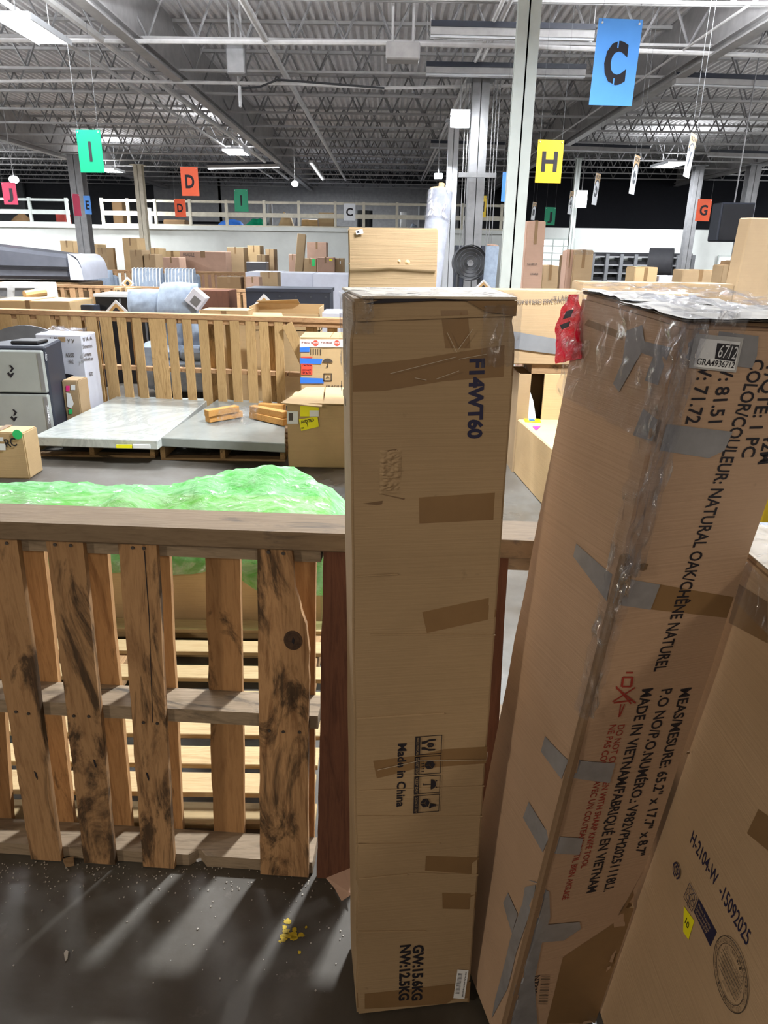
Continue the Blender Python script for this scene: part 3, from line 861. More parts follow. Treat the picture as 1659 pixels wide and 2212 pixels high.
# ------------------------------------------------------------------ pallets
def upright_pallet(A, B, h, front, back, label, mats=('wood_far', 'wood_far', 'wood_far_h'), group=None, thick=.12, fr=None, rail=.04):
    """pallet standing on its edge: A,B floor points of its front face; front/back are (s0,s1) in metres from A"""
    A, B = Vector((A[0], A[1], 0)), Vector((B[0], B[1], 0))
    d = (B-A); L = d.length; d.normalize(); n = Vector((-d.y, d.x, 0))
    r = empty('wooden_pallet', (A+B)/2, label, 'pallet', group)
    for z in (.0, h/2-.02, h-.04):
        MB().hexa([A+n*.018+Vector((0, 0, z)), B+n*.018+Vector((0, 0, z)), B+n*(thick-.018)+Vector((0, 0, z)), A+n*(thick-.018)+Vector((0, 0, z)),
                   A+n*.018+Vector((0, 0, z+.04)), B+n*.018+Vector((0, 0, z+.04)), B+n*(thick-.018)+Vector((0, 0, z+.04)), A+n*(thick-.018)+Vector((0, 0, z+.04))]).build('stringer', mats[2], r, bevel=.003)
    for ss, o, m_ in ((front, 0, mats[0]), (back, thick-.016, mats[1])):
        for (s0, s1) in ss:
            s0, s1 = max(0, s0), min(L, s1)
            if s1-s0 < .02: continue
            j = random.uniform(-.006, .006)
            MB().hexa([A+d*s0+n*o, A+d*s1+n*o, A+d*s1+n*(o+.016), A+d*s0+n*(o+.016),
                       A+d*(s0+j)+n*o+Vector((0, 0, h)), A+d*(s1+j)+n*o+Vector((0, 0, h)), A+d*(s1+j)+n*(o+.016)+Vector((0, 0, h)), A+d*(s0+j)+n*(o+.016)+Vector((0, 0, h))]).build('slat', m_, r, bevel=.002)
    return r
def rail_board(P, Q, z, w, th, m_, label, up=(0, 0, 1)):
    P, Q = Vector(P), Vector(Q)
    MB().beam((P.x, P.y, z+th/2), (Q.x, Q.y, z+th/2), w, th).build('wooden_rail', m_, bevel=.003, label=label, cat='rail')
random.seed(4)
# second fence
A2, B2 = Vector((-4.75, 7.38)), Vector((-.10, 6.68))
D2 = (B2-A2).normalized(); N2 = Vector((-D2.y, D2.x))
def s2(px, py=705):
    q = hit(px, py, Vector((A2.x, A2.y, 0)), Vector((N2.x, N2.y, 0)))
    return (Vector((q.x, q.y))-A2).dot(D2)
fr2 = [(-60, -35), (-15, 27), (39, 66), (82, 110), (113, 128), (131, 147), (156, 176), (186, 209), (217, 242), (254, 273), (287, 306), (322, 357), (360, 379), (394, 413), (428, 448), (461, 480), (495, 515), (529, 550), (560, 580), (592, 611)]
bk2 = [(-40, -10), (30, 44), (66, 80), (108, 140), (148, 170), (176, 200), (242, 252), (272, 290), (380, 392), (440, 462), (478, 500), (572, 594), (655, 680), (700, 722)]
bounds = [s2(-140), s2(117), s2(382), s2(617), (B2-A2).length]
labs = ['leftmost pallet of the second fence, behind the cooler', 'second fence pallet behind the white printed carton', 'second fence pallet with pale even slats behind the two slabs', 'second fence pallet half hidden by stacked cartons and the tall carton']
for k in range(4):
    a, b = bounds[k]+.005, bounds[k+1]-.005
    P, Q = A2+D2*a, A2+D2*b
    upright_pallet(P, Q, .97, [(s2(x)-a, s2(y)-a) for x, y in fr2 if s2(x) > a-.02 and s2(x) < b], [(s2(x)-a, s2(y)-a) for x, y in bk2 if s2(x) > a-.02 and s2(x) < b], 'wooden pallet on edge, '+labs[k])
rail_board(A2+N2*.06-D2*.3, B2+N2*.06+D2*.1, .972, .13, .045, 'wood_far_h', 'long timber rail capping the second pallet fence')
# a loose board slanting behind the stacked cartons
a, b = hit(620, 700, Vector((A2.x, A2.y-.05, 0)), Vector((N2.x, N2.y, 0))), hit(655, 775, Vector((A2.x, A2.y-.05, 0)), Vector((N2.x, N2.y, 0)))
MB().beam(a, a+(b-a)*2.4, .1, .018, (0, 1, 0)).build('loose_board', 'wood_far', label='loose pale board slanting beside the blue taped carton', cat='board', bevel=.002)
# third fence
A3, B3 = Vector((-7.6, 13.0)), Vector((-1.2, 11.6))
D3 = (B3-A3).normalized()
L3 = (B3-A3).length
for k in range(5):
    a, b = L3*k/5+.01, L3*(k+1)/5-.01
    fr = [(i*.158+random.uniform(-.02, .02)+.01, i*.158+random.uniform(.08, .13)) for i in range(8)]
    bk = [(i*.21, i*.21+.1) for i in range(6)]
    upright_pallet(A3+D3*a, A3+D3*b, .97, fr, bk, ['first', 'second', 'third', 'fourth', 'fifth'][k]+' pallet from the left in the third fence, beyond the sofas', mats=('wood_far_h', 'wood_far', 'wood_far_h'))
rail_board(A3+Vector((0, .06)), B3+Vector((0, .06)), .972, .13, .045, 'wood_far_h', 'timber rail capping the third pallet fence')
# fourth fence, far
A4, B4 = Vector((-10.5, 22.6)), Vector((-1.0, 21.2))
D4 = (B4-A4).normalized()
for k in range(8):
    L4 = (B4-A4).length/8
    upright_pallet(A4+D4*(L4*k), A4+D4*(L4*(k+1)-.02), .97, [(i*.2, i*.2+.11) for i in range(6)], [], ['leftmost', 'second', 'third', 'fourth', 'fifth', 'sixth', 'seventh', 'rightmost'][k]+' pallet from the left of the far fourth fence', mats=('wood_far_h', 'wood_far', 'wood_far_h'), group='fourth fence pallets')
rail_board(A4+Vector((0, .06)), B4+Vector((0, .06)), .972, .13, .05, 'wood_far_h', 'timber rail capping the far fourth fence')
# right side fence piece
A5, B5 = Vector((2.2, 11.9)), Vector((5.2, 11.7))
for k in range(2):
    d5 = (B5-A5)/2
    upright_pallet(A5+d5*k, A5+d5*(k+1)-Vector((.02, 0)), .97, [(i*.2, i*.2+.11) for i in range(7)], [(i*.3, i*.3+.1) for i in range(4)], 'pallet on edge under the right hand tall cartons, '+('nearer the white column' if k == 0 else 'farther right'), mats=('wood_far_h', 'wood_far', 'wood_far_h'))

# ------------------------------------------------------------------ goods beyond the second fence
def cushion(c, sx, sy, sz, m_, label, rot=0.0, tilt=0.0, group=None, name='cushion', parent=None):
    M = Matrix.Translation(Vector(c)) @ Matrix.Rotation(rot, 4, 'Z') @ Matrix.Rotation(tilt, 4, 'X')
    b = MB()
    def fn(u, v, s_=1):
        x, y = (u-.5)*2, (v-.5)*2
        k = max(0, (1-abs(x)**3.5))*max(0, (1-abs(y)**3.5))
        return M @ Vector((x*sx/2*(1-.06*abs(y)), s_*sy/2*k**.5+.012*noise.noise(Vector((x*3, y*3, c[0]))), y*sz/2*(1-.06*abs(x))))
    b.grid(lambda u, v: fn(u, v, -1), 12, 12); b.grid(lambda u, v: fn(1-u, v, 1), 12, 12)
    return b.build(name, m_, parent, smooth=True, label=label, cat='cushion' if not parent else None, group=group)
def sofa(cx, Y, w, zt, label, m_, ncush, striped=False, d=.85):
    r = empty('sofa', (cx, Y+d/2, 0), label, 'sofa')
    MB().box((cx-w/2, Y, .08), (cx+w/2, Y+d, .42)).build('base', m_, r, bevel=.03)
    MB().box((cx-w/2, Y+d*.75, .1), (cx+w/2, Y+d, zt-.12)).build('backrest', m_, r, bevel=.05)
    for s_ in (-1, 1): MB().box((cx+s_*w/2-.09, Y+.0, .1), (cx+s_*w/2+.09, Y+d, .62)).build('armrest', m_, r, bevel=.05)
    cw = w/ncush
    for i in range(ncush):
        x0 = cx-w/2+cw*(i+.5)
        cushion((x0, Y+d*.58, zt-.26), cw*.98, .26, .52, m_, None, tilt=radians(-10), name='back_cushion', parent=r)
        MB().box((x0-cw*.48, Y+.02, .42), (x0+cw*.48, Y+d*.6, .56)).build('seat_cushion', m_, r, bevel=.04)
        if striped:
            b = MB()
            for k in range(9):
                xx = x0-cw*.42+cw*.84*k/8
                b.tube([(xx, Y+d*.42, zt-.46), (xx, Y+d*.44, zt-.2), (xx, Y+d*.5, zt-.03), (xx, Y+d*.68, zt-.01)], .012, 5)
            b.build('piping', 'white_board', r)
    for sx in (-1, 1):
        for sy in (.08, d-.08): MB().tube([(cx+sx*(w/2-.1), Y+sy, 0), (cx+sx*(w/2-.1), Y+sy, .1)], .02, 6).build('leg', 'black', r)
    return r
def zt(px, py, Y): return aty(px, py, Y).z
def X(px, py, Y): return aty(px, py, Y).x
sofa(X(360, 660, 8.1)+.1, 8.0, X(425, 660, 8.1)-X(300, 660, 8.1), zt(350, 674, 8.5), 'light blue grey sofa behind the second fence', 'fabric_blue', 2)
cushion((X(318, 662, 8.3), 8.35, zt(320, 655, 8.3)-.02), .46, .24, .36, 'fabric_blue', 'pale blue cushion left of centre on the blue grey sofa', tilt=-.3, rot=.2)
cushion((X(385, 652, 8.2), 8.2, zt(385, 650, 8.2)-.02), .52, .26, .46, 'fabric_blue', 'larger tilted pale blue cushion at the right of that sofa', tilt=-.3, rot=-.4)
sofa(X(345, 595, 15.2), 15.0, X(415, 595, 15.2)-X(272, 595, 15.2), zt(345, 578, 15.5), 'striped pale blue two seat sofa beyond the third fence', 'fabric_blue', 2, True)
sofa(X(198, 595, 14.8), 14.6, X(236, 595, 14.2)-X(165, 595, 14.2), zt(210, 583, 14.5), 'smaller blue sofa beside the wrapped grey sofa pack', 'fabric_blue', 2)
# dark wrapped sofa lying on its back, upper left
p, q = aty(-60, 530, 12.9), aty(132, 548, 12.9)
r = empty('wrapped_sofa', ((p.x+q.x)/2, 13.6, 0), 'long dark grey wrapped sofa at the left edge, end in clear film', 'sofa')
zb = zt(60, 605, 12.9)
prof = [(0, zb), (0, p.z-.05), (.15, p.z), (1.3, p.z+.02), (1.4, zb)]
x0, x1 = p.x-.4, X(133, 570, 12.9)
MB().hexa([(x0, 13.2, zb), (x1, 13.2, zb), (x1, 14.4, zb), (x0, 14.4, zb), (x0, 13.25, p.z+.06), (x1, 13.25, q.z-.02), (x1, 14.3, q.z-.02), (x0, 14.3, p.z+.06)]).build('body', 'charcoal_wrap', r, bevel=.06)
MB().hexa([(x0, 13.16, zb+.2), (x1, 13.16, zb+.18), (x1, 13.2, zb+.18), (x0, 13.2, zb+.2), (x0, 13.16, zb+.24), (x1, 13.16, zb+.22), (x1, 13.2, zb+.22), (x0, 13.2, zb+.24)]).build('seam', 'black', r)
x2 = X(163, 580, 12.9)
MB().grid(lambda u, v: (x1+(x2-x1)*sin(u*pi/2), 13.18+1.2*v, zb+(q.z-zb)*cos(u*pi/2)**.6+.01*noise.noise(Vector((u*5, v*5, 1)))), 10, 8).build('end_film', 'white_carton', r, smooth=True)
MB().prism([(x1, 13.18, zb), (x2, 13.18, zb), (x1+(x2-x1)*.95, 13.18, zb+(q.z-zb)*.4), (x1+(x2-x1)*.7, 13.18, zb+(q.z-zb)*.75), (x1, 13.18, q.z)], (0, 1, 0), .02).build('end_panel', 'white_carton', r)
MB().box((x0, 13.25, 0), (x2-.12, 14.4, zb-.045)).build('cardboard_carton', 'kraft_dark', label='long brown carton under the dark wrapped sofa', cat='carton', bevel=.02)

carton(-30, 650, 150, 670, 8.3, .7, 'low wide kraft carton with film on top, behind the left of the second fence', 'kraft_pale', name='cardboard_carton')
# white cabinet with glazed doors
Y = 9.6
r, f = carton(-20, 612, 88, 650, Y, .5, 'white cabinet with dark glazed doors at the left edge', 'white_board', 'display_cabinet', tape=False, cat='cabinet')
for a, b_ in ((-12, 16), (33, 75)):
    sticker(f, rect(a, 622, b_, 640), 'mid_grey', r, 'glass_door', .008, .004)
    MB().prism([f.px(x, y, .012) for x, y in rect(a-2, 620, b_+2, 622)], f.n, .01).build('door_frame', 'white_board', r)
MB().tube([aty(53, 637, 9.0), aty(75, 634, 9.1), aty(98, 631, 9.2)], .05, 10).build('cardboard_tube', 'sign_tan', smooth=True, label='short tan tube lying in front of the white cabinet', cat='tube')
# black media console
r, f = carton(207, 641, 362, 672, 8.95, .5, 'black media console with pale top behind the second fence', 'black', 'media_console', tape=False, cat='console')
p, q = aty(207, 641, 8.95), aty(362, 641, 8.95)
MB().box((p.x-.02, 8.93, p.z), (q.x+.02, 9.47, p.z+.035)).build('top_board', 'white_board', r)
for i in range(1, 3): MB().box((p.x+(q.x-p.x)*i/3-.01, 8.935, .1), (p.x+(q.x-p.x)*i/3+.01, 8.95, p.z-.02)).build('door_gap', 'mid_grey', r)
carton(172, 659, 202, 672, 8.6, .2, 'low navy box left of the black media console', 'navy_black', 'storage_box', tape=False, cat='box')
carton(246, 622, 288, 642, 10.6, .4, 'small kraft carton with dark markings before the third fence', 'kraft_pale', marks=[('t', 'UP UP UP', (250, 634), (284, 636), .05, 'ink')])
# diamond placards
def placard(px, py, Y, s_, label, ang=pi/4):
    c = aty(px, py, Y); r = empty('paper_placard', (c.x, Y, c.z-s_*.7), label, 'placard')
    def sq(k, o): return [(c.x+k*s_*cos(ang+i*pi/2), Y-o, c.z+k*s_*sin(ang+i*pi/2)) for i in range(4)]
    MB().prism(sq(.7, 0), (0, 1, 0), .01).build('sheet', 'sign_white', r)
    MB().prism(sq(.5, .006), (0, 1, 0), .004).build('printed_panel', 'sign_tan', r)
    MB().prism(sq(.25, .010), (0, 1, 0), .003).build('printed_mark', 'navy_black', r)
    MB().box((c.x-.01, Y+.01, 0), (c.x+.01, Y+.03, c.z)).build('stake', 'wood_far' if 0 else 'white_board', r)
placard(252, 672, 7.6, .16, 'diamond placard poking over the second fence, left one', 0)
placard(571, 662, 8.5, .20, 'diamond placard poking over the fence before the black trunk', 0)
placard(276, 612, 13.2, .16, 'small pale diamond placard before the striped sofa', 0)
p = aty(1045, 612, 9.2)
placard(1044, 622, 8.8, .14, 'diamond placard just left of the white column base', 0)
# tilted white box on the sofa
c = aty(424, 646, 8.0)
M = Matrix.Translation(c) @ Matrix.Rotation(radians(40), 4, 'Y')
r = empty('printed_box', (c.x, 8.0, c.z-.1), 'white printed box tipped on its corner beside the blue cushions', 'box')
MB().box((-.085, -.05, -.085), (.085, .12, .085), M).build('body', 'white_carton', r, bevel=.004)
MB().box((-.03, -.053, -.06), (.06, -.05, .03), M).build('printed_panel', 'mid_grey', r)
# wooden crate, trunk, flat cartons
carton(432, 628, 495, 660, 9.4, .5, 'open brown wooden crate with a white rim left of the black trunk', 'wood_red', 'wooden_crate', tape=False, cat='crate')
r, f = carton(532, 624, 713, 690, 9.0, .6, 'long black trunk with a row of studs beyond the second fence', 'navy_black', 'black_trunk', tape=False, cat='trunk')
for x_ in (604, 639, 672, 703): MB().tube([f.px(x_, 640+(x_-604)*.02, .004), f.px(x_, 640+(x_-604)*.02, .02)], .012, 8).build('stud', 'dark_grey', r)
p, q = aty(532, 624, 9.0), aty(713, 624, 9.0)
MB().box((p.x-.01, 8.99, p.z-.03), (q.x+.01, 9.6, p.z+.01)).build('lid', 'navy_black', r)
r, f = carton(432, 672, 536, 692, 7.45, .4, 'flat kraft carton with glossy taped top just beyond the second fence', 'kraft_pale', flaps=True)
# open torn carton
Y = 7.7
p, q = aty(538, 662, Y), aty(690, 662, Y)
r = empty('open_carton', ((p.x+q.x)/2, Y+.3, 0), 'torn open kraft carton lying on top behind the second fence rail', 'carton')
zt_, d_ = p.z, .55
for nm, a, b_ in (('side_panel', (p.x, Y, 0), (p.x+.008, Y+d_, zt_)), ('side_panel', (q.x-.008, Y, 0), (q.x, Y+d_, zt_-.01)), ('back_panel', (p.x, Y+d_-.008, 0), (q.x, Y+d_, zt_)), ('front_panel', (p.x, Y, 0), (q.x, Y+.008, zt_-.07)), ('bottom_panel', (p.x, Y, .8), (q.x, Y+d_, .81))):
    MB().box(a, b_).build(nm, 'kraft_pale', r)
MB().hexa([(p.x, Y-.12, zt_-.10), ((p.x+q.x)/2, Y-.12, zt_-.09), ((p.x+q.x)/2-.03, Y+.01, zt_-.07), (p.x, Y+.01, zt_-.07), (p.x, Y-.12, zt_-.09), ((p.x+q.x)/2, Y-.12, zt_-.08), ((p.x+q.x)/2-.03, Y+.01, zt_-.06), (p.x, Y+.01, zt_-.06)]).build('flap', 'kraft_pale', r)
MB().hexa([(p.x+.02, Y+d_-.02, zt_), ((p.x+q.x)/2+.1, Y+d_-.02, zt_), ((p.x+q.x)/2+.1, Y+d_-.2, zt_+.05), (p.x+.02, Y+d_-.2, zt_+.03), (p.x+.02, Y+d_-.02, zt_+.008), ((p.x+q.x)/2+.1, Y+d_-.02, zt_+.008), ((p.x+q.x)/2+.1, Y+d_-.2, zt_+.058), (p.x+.02, Y+d_-.2, zt_+.038)]).build('flap', 'kraft_pale', r)
carton(694, 676, 740, 692, 8.0, .6, 'white topped low carton beside the torn open carton', 'white_carton', tape=False)
# white mattresses and small cartons in the middle distance
for (a, b_, c_, dd, Yq, lb) in ((530, 588, 600, 604, 19.5, 'left white covered mattress pack before the far row'), (600, 590, 676, 606, 19, 'middle white covered mattress pack before the far row'), (676, 592, 752, 610, 18.6, 'right white covered mattress pack reaching behind the square carton')):
    carton(a, b_, c_, dd, Yq, 1.6, lb, 'white_carton', 'mattress_pack', tape=False, cat='mattress')
carton(562, 588, 600, 614, 17.4, .5, 'kraft carton wrapped in film among the white mattress packs', 'kraft')
carton(530, 598, 560, 614, 16.6, .4, 'pale printed carton left of the film wrapped one', 'kraft_pink')
carton(468, 598, 520, 616, 16.6, .4, 'dark red brown carton right of the striped sofa', 'kraft_dark')
carton(532, 566, 575, 582, 23.0, .5, 'black and silver appliance box at the far row', 'charcoal_wrap', 'appliance_box', cat='box', tape=False)

# ------------------------------------------------------------------ goods between the fences
# stone slabs on pallets
def flat_pallet(x0, x1, y0, y1, label, h=.125):
    r = empty('wooden_pallet', ((x0+x1)/2, (y0+y1)/2, 0), label, 'pallet')
    for x in (x0, (x0+x1)/2-.02, x1-.04): MB().box((x, y0, .018), (x+.04, y1, h-.018)).build('stringer', 'wood_y', r, bevel=.002)
    n = 7
    for i in range(n):
        y = y0+(y1-y0-.1)*i/(n-1)
        MB().box((x0, y, h-.018), (x1, y+.1, h)).build('deck_board', 'wood_h', r, bevel=.002)
    for y in (y0, (y0+y1)/2-.05, y1-.1): MB().box((x0, y, 0), (x1, y+.1, .018)).build('bottom_board', 'wood_h', r, bevel=.002)
    return r
flat_pallet(-2.88, -1.86, 5.55, 6.72, 'flat pallet under the veined white slab')
flat_pallet(-1.80, -.80, 5.50, 6.55, 'flat pallet under the plain grey slab')
a, b_, c_, d_ = atz(70, 943, .2), atz(340, 952, .2), atz(452, 861, .2), atz(252, 856, .2)
r = empty('marble_slab', ((a.x+c_.x)/2, (a.y+c_.y)/2, .126), 'veined white marble slab lying on a pallet', 'slab')
MB().prism([(q.x, q.y, .126) for q in (a, b_, c_, d_)], (0, 0, 1), .074).build('slab_body', 'marble', r, bevel=.006)
for k in range(1): MB().box((b_.x-.32, min(a.y, b_.y)-.012, .14), (b_.x-.20, min(a.y, b_.y)+.004, .165)).build('yellow_label', 'sticker_yellow', r)
MB().box((b_.x-.19, b_.y-.012, .14), (b_.x-.06, b_.y+.004, .17)).build('barcode_label', 'sticker_white', r)
a, b_, c_, d_ = atz(347, 945, .2), atz(616, 958, .2), atz(616, 868, .2), atz(470, 862, .2)
MB().prism([(q.x, q.y, .126) for q in (a, b_, c_, d_)], (0, 0, 1), .074).build('stone_slab', 'grey_slab', label='plain grey stone slab lying on the right hand pallet', cat='slab', bevel=.006)
# bundle of timber legs in film
r0 = atz(445, 905, .2)
for k, (x0_, y0_, x1_, y1_, z, lb) in enumerate(((448, 905, 520, 893, .235, 'lower left timber leg of the film wrapped bundle on the grey slab'), (446, 893, 512, 882, .29, 'upper left timber leg of the film wrapped bundle on the grey slab'),
        (545, 895, 618, 912, .235, 'lower right timber leg of the bundle, running to the carton'), (545, 882, 618, 896, .29, 'upper right timber leg of the bundle on the grey slab'), (560, 877, 614, 880, .235, 'rear timber leg lying behind the bundle'))):
    MB().beam(atz(x0_, y0_, z), atz(x1_, y1_, z), .07, .055).build('timber_leg', 'wood_orange', label=lb, cat='timber', bevel=.003)
fa = atz(475, 890, .3); fb = atz(560, 885, .3)
def filmfn(u, v):
    q = fa.lerp(fb, u)
    a = pi*v
    return q+Vector((0, -cos(a)*.13, sin(a)*.12-.09))+Vector((.01, .01, .02))*noise.noise(Vector((u*6, v*6, 3)))
MB().grid(filmfn, 16, 10).build('stretch_film', 'clear_film', smooth=True, label='crumpled clear film over the timber legs on the grey slab', cat='film')

# cooler (portable fridge standing on end)
Y = 5.95
p, q = aty(-70, 745, Y), aty(97, 752, Y)
x0_, x1_, zT = p.x, q.x, zt(60, 748, Y)
xb = X(134, 752, Y+.55)
r = empty('portable_fridge', ((x0_+x1_)/2, Y+.3, 0), 'grey and black portable fridge with two silver doors, at the left', 'fridge')
MB().hexa([(x0_, Y, .03), (x1_, Y, .03), (xb, Y+.55, .03), (x0_+.2, Y+.6, .03), (x0_, Y, zT), (x1_, Y, zT), (xb, Y+.55, zT), (x0_+.2, Y+.6, zT)]).build('body', 'navy_black', r, bevel=.015)
zm = zt(40, 848, Y)
for z0_, z1_ in ((.06, zm-.006), (zm+.006, zT-.03)):
    dr = MB().box((x0_+.02, Y-.045, z0_), (x1_-.012, Y-.002, z1_)).build('door', 'silver', r, bevel=.012)
    MB().box((x1_-.05, Y-.052, z0_+.02), (x1_-.02, Y-.045, z1_-.02)).build('hinge_strip', 'steel_grey', dr)
    fc = Face((x0_, Y-.046, 0), (1, 0, 0), (0, 0, 1), (0, -1, 0))
    for ly in ((802,) if z0_ > .1 else (897,)):
        c = fc.ab(23 if ly < 850 else 30, ly)
        b = MB()
        for sgn in (1, -1):
            pts = [(-.02, .0), (.02, .0), (.0, .0)]
        b.prism([fc.P(c[0]+x_, c[1]+y_, .001) for x_, y_ in ((-.005, .05), (.012, .05), (.032, .024), (.010, -.003), (-.007, -.003), (.012, .024))], fc.n, .002)
        b.prism([fc.P(c[0]+x_, c[1]+y_, .001) for x_, y_ in ((-.033, -.018), (-.018, -.005), (-.004, -.026), (.012, -.012), (.030, -.012), (-.004, -.055))], fc.n, .002)
        b.build('logo', 'ink', dr)
sd = Vector((xb-x1_, .55, 0)).normalized(); sn = Vector((sd.y, -sd.x, 0))
fs = Face((x1_, Y, 0), sd, (0, 0, 1), sn)
text_px(fs, 'CFX', (101, 781), (101, 765), .045, 'sign_white', r, name='lettering', lift=.002)
text_px(fs, 'DOMETIC', (108, 914), (104, 875), .05, 'sign_white', r, name='lettering', lift=.002)
MB().box((x0_+.3, Y+.1, zT), (x1_-.1, Y+.3, zT+.03)).build('handle', 'black', r, bevel=.01)
# white printed carton
Y = 6.75
p, q, s_ = aty(75, 722, Y), aty(176, 728, Y-.05), aty(209, 720, Y+.28)
zT = zt(150, 722, Y)
r = empty('white_carton', (q.x, Y+.3, 0), 'tall white printed carton behind the fridge', 'carton')
bk = Vector((p.x+s_.x-q.x, Y+.30, 0))
b = [(p.x, Y, 0), (q.x, Y-.05, 0), (s_.x, Y+.25, 0), (bk.x, bk.y, 0)]
MB().hexa(b+[(x_, y_, zT) for x_, y_, _ in b]).build('body', 'white_carton', r, bevel=.01)
u1 = (Vector(b[1])-Vector(b[0])).normalized(); f1 = Face(b[0], u1, (0, 0, 1), Vector((u1.y, -u1.x, 0)))
u2 = (Vector(b[2])-Vector(b[1])).normalized(); f2 = Face(b[1], u2, (0, 0, 1), Vector((u2.y, -u2.x, 0)))
for ff, pts in ((f1, [(108, 736, 124, 736, 'A  M'), (146, 740, 162, 741, 'V V'), (144, 770, 162, 771, '6500'), (150, 784, 160, 785, 'No 2')]), (f2, [(178, 738, 198, 734, 'V A A'), (178, 753, 198, 750, 'Dimensions'), (178, 770, 196, 768, 'Contents'), (178, 780, 200, 778, 'Handle with care'), (192, 812, 199, 811, '650')])):
    for (a_, b__, c__, d__, tx) in pts:
        text(tx, ff.px(a_, b__, .004), ff.px(c__, d__, .004), .035, ff.n, 'ink_fade', r, lift=.004)
sticker(f1, [(134, 812), (140, 806), (160, 810), (152, 819), (134, 819)], 'ink', r, 'printed_arrow', .006)
sticker(f1, rect(126, 728, 142, 738), 'kraft', r, 'hand_hole', .006)
MB().grid(lambda u, v: (p.x+.05+.35*u, Y-.02+.3*v, zT+.03+.05*noise.noise(Vector((u*5, v*5, 8)))), 14, 12).build('stretch_film', 'clear_film', smooth=True, label='crumpled clear film on top of the white printed carton', cat='film')
# small kraft carton with labels
carton(137, 822, 172, 900, 6.30, .22, 'small kraft carton with white, pink and green labels beside the fridge', 'kraft', marks=[
    ('s', 'sticker_pink', rect(143, 833, 151, 845)), ('s', 'sticker_white', rect(154, 831, 163, 842)), ('s', 'sticker_white', [(144, 848), (153, 850), (160, 872), (155, 882), (146, 878)]), ('s', 'sticker_green', rect(149, 884, 157, 894))], tape=False)
# brown carton lower left
r, f = carton(-70, 934, 53, 985, 4.95, .22, 'brown carton with a round green sticker at the left edge of the floor', 'kraft_pale', marks=[
    ('s', 'sticker_white', rect(0, 958, 13, 972)), ('t', 'RC', (15, 966), (39, 962), .06, 'ink'), ('s', 'sticker_white', rect(-8, 944, 8, 953))])
c = f.ab(39, 938)
b = MB().prism([f.P(c[0]+.035*cos(t*pi/8), c[1]+.035*sin(t*pi/8), .008) for t in range(16)], f.n, .002).build('round_sticker', 'sticker_green', r)
# grey round table top standing behind
c = aty(5, 760, 6.6)
b = MB().prism([(c.x+.52*cos(t*pi/24), 7.07, .52+.52*sin(t*pi/24)) for t in range(48)], (0, 1, 0), .03)
for i, v in enumerate(b.v): v.z = max(.0, v.z*(zt(5, 706, 6.9)/1.04))
b.build('round_tabletop', 'mid_grey', label='round grey tabletop standing behind the portable fridge', cat='tabletop')

# carton with yellow audited label, and taped carton behind
r, f = carton(621, 872, 760, 1006, 5.35, .50, 'kraft carton with yellow audited labels beside the grey slab', 'kraft_pale', tape=False)
p = f.P(0, f.sv); w_ = f.su
MB().hexa([p+Vector((-.04, -.02, .0)), p+Vector((w_*.55, -.05, -.02)), p+Vector((w_*.5, .5, .03)), p+Vector((.1, .5, .03)), p+Vector((-.04, -.02, .008)), p+Vector((w_*.55, -.05, -.012)), p+Vector((w_*.5, .5, .038)), p+Vector((.1, .5, .038))]).build('flap', 'kraft_pale', r)
MB().hexa([p+Vector((w_*.58, -.03, .0)), p+Vector((w_, -.03, .0)), p+Vector((w_, .5, .03)), p+Vector((w_*.52, .5, .03)), p+Vector((w_*.58, -.03, .008)), p+Vector((w_, -.03, .008)), p+Vector((w_, .5, .038)), p+Vector((w_*.52, .5, .038))]).build('flap', 'kraft_pale', r)
sticker(f, rect(620, 888, 644, 915), 'sticker_white', r, 'shipping_label', .008)
sticker(f, rect(624, 892, 633, 908), 'ink_fade', r, 'printed_block', .0095)
sticker(f, rect(649, 876, 689, 899), 'sticker_yellow', r, 'yellow_label', .008)
sticker(f, rect(669, 886, 689, 899), 'sticker_white', r, 'white_label', .010)
sticker(f, [(646, 905), (686, 899), (689, 921), (651, 930)], 'sticker_yellow', r, 'yellow_label', .011)
text_px(f, 'AUDITED', (651, 914), (679, 909), .022, 'ink', r, lift=.014, off=.03)
text_px(f, 'BY', (652, 926), (658, 925), .012, 'ink', r, lift=.014, off=.03)
text_px(f, 'Y', (663, 922), (668, 921), .035, 'ink', r, lift=.014)
r, f = carton(648, 731, 780, 860, 6.15, .45, 'kraft carton with blue tape and red sticker behind the audited carton', 'kraft_pale', tape=False, flaps=True)
sticker(f, rect(648, 733, 760, 750), 'sticker_white', r, 'printed_tape', .008)
for x_ in (682, 728):
    c = f.ab(x_, 741)
    MB().prism([f.P(c[0]+.026*cos(t*pi/4+pi/8), c[1]+.026*sin(t*pi/4+pi/8), .010) for t in range(8)], f.n, .001).build('stop_mark', 'sticker_red', r)
    text('STOP', f.P(c[0]-.02, c[1]-.007, .011), f.P(c[0]+.02, c[1]-.007, .011), .015, f.n, 'sticker_white', r)
for (a_, b_) in (('IF SEAL IS BROKEN', 694), ('IF SEAL IS', 652)): text_px(f, a_, (b_, 741), (b_+24, 742), .014, 'ink_red', r, lift=.011)
for q_ in ([(648, 750), (669, 749), (669, 760), (648, 760)], [(648, 773), (697, 775), (694, 786), (648, 785)], [(648, 815), (697, 817), (700, 828), (648, 828)]):
    sticker(f, q_, 'tape_blue', r, 'blue_tape', .009)
sticker(f, rect(651, 770, 675, 773), 'sticker_red', r, 'red_sticker', .008)
sticker(f, rect(651, 785, 675, 809), 'sticker_red', r, 'red_sticker', .008)
text_px(f, 'CAUTION', (654, 790), (673, 790), .012, 'ink', r, lift=.011, off=.03)
text_px(f, 'DO NOT', (654, 801), (673, 801), .015, 'ink', r, lift=.011, off=.03)
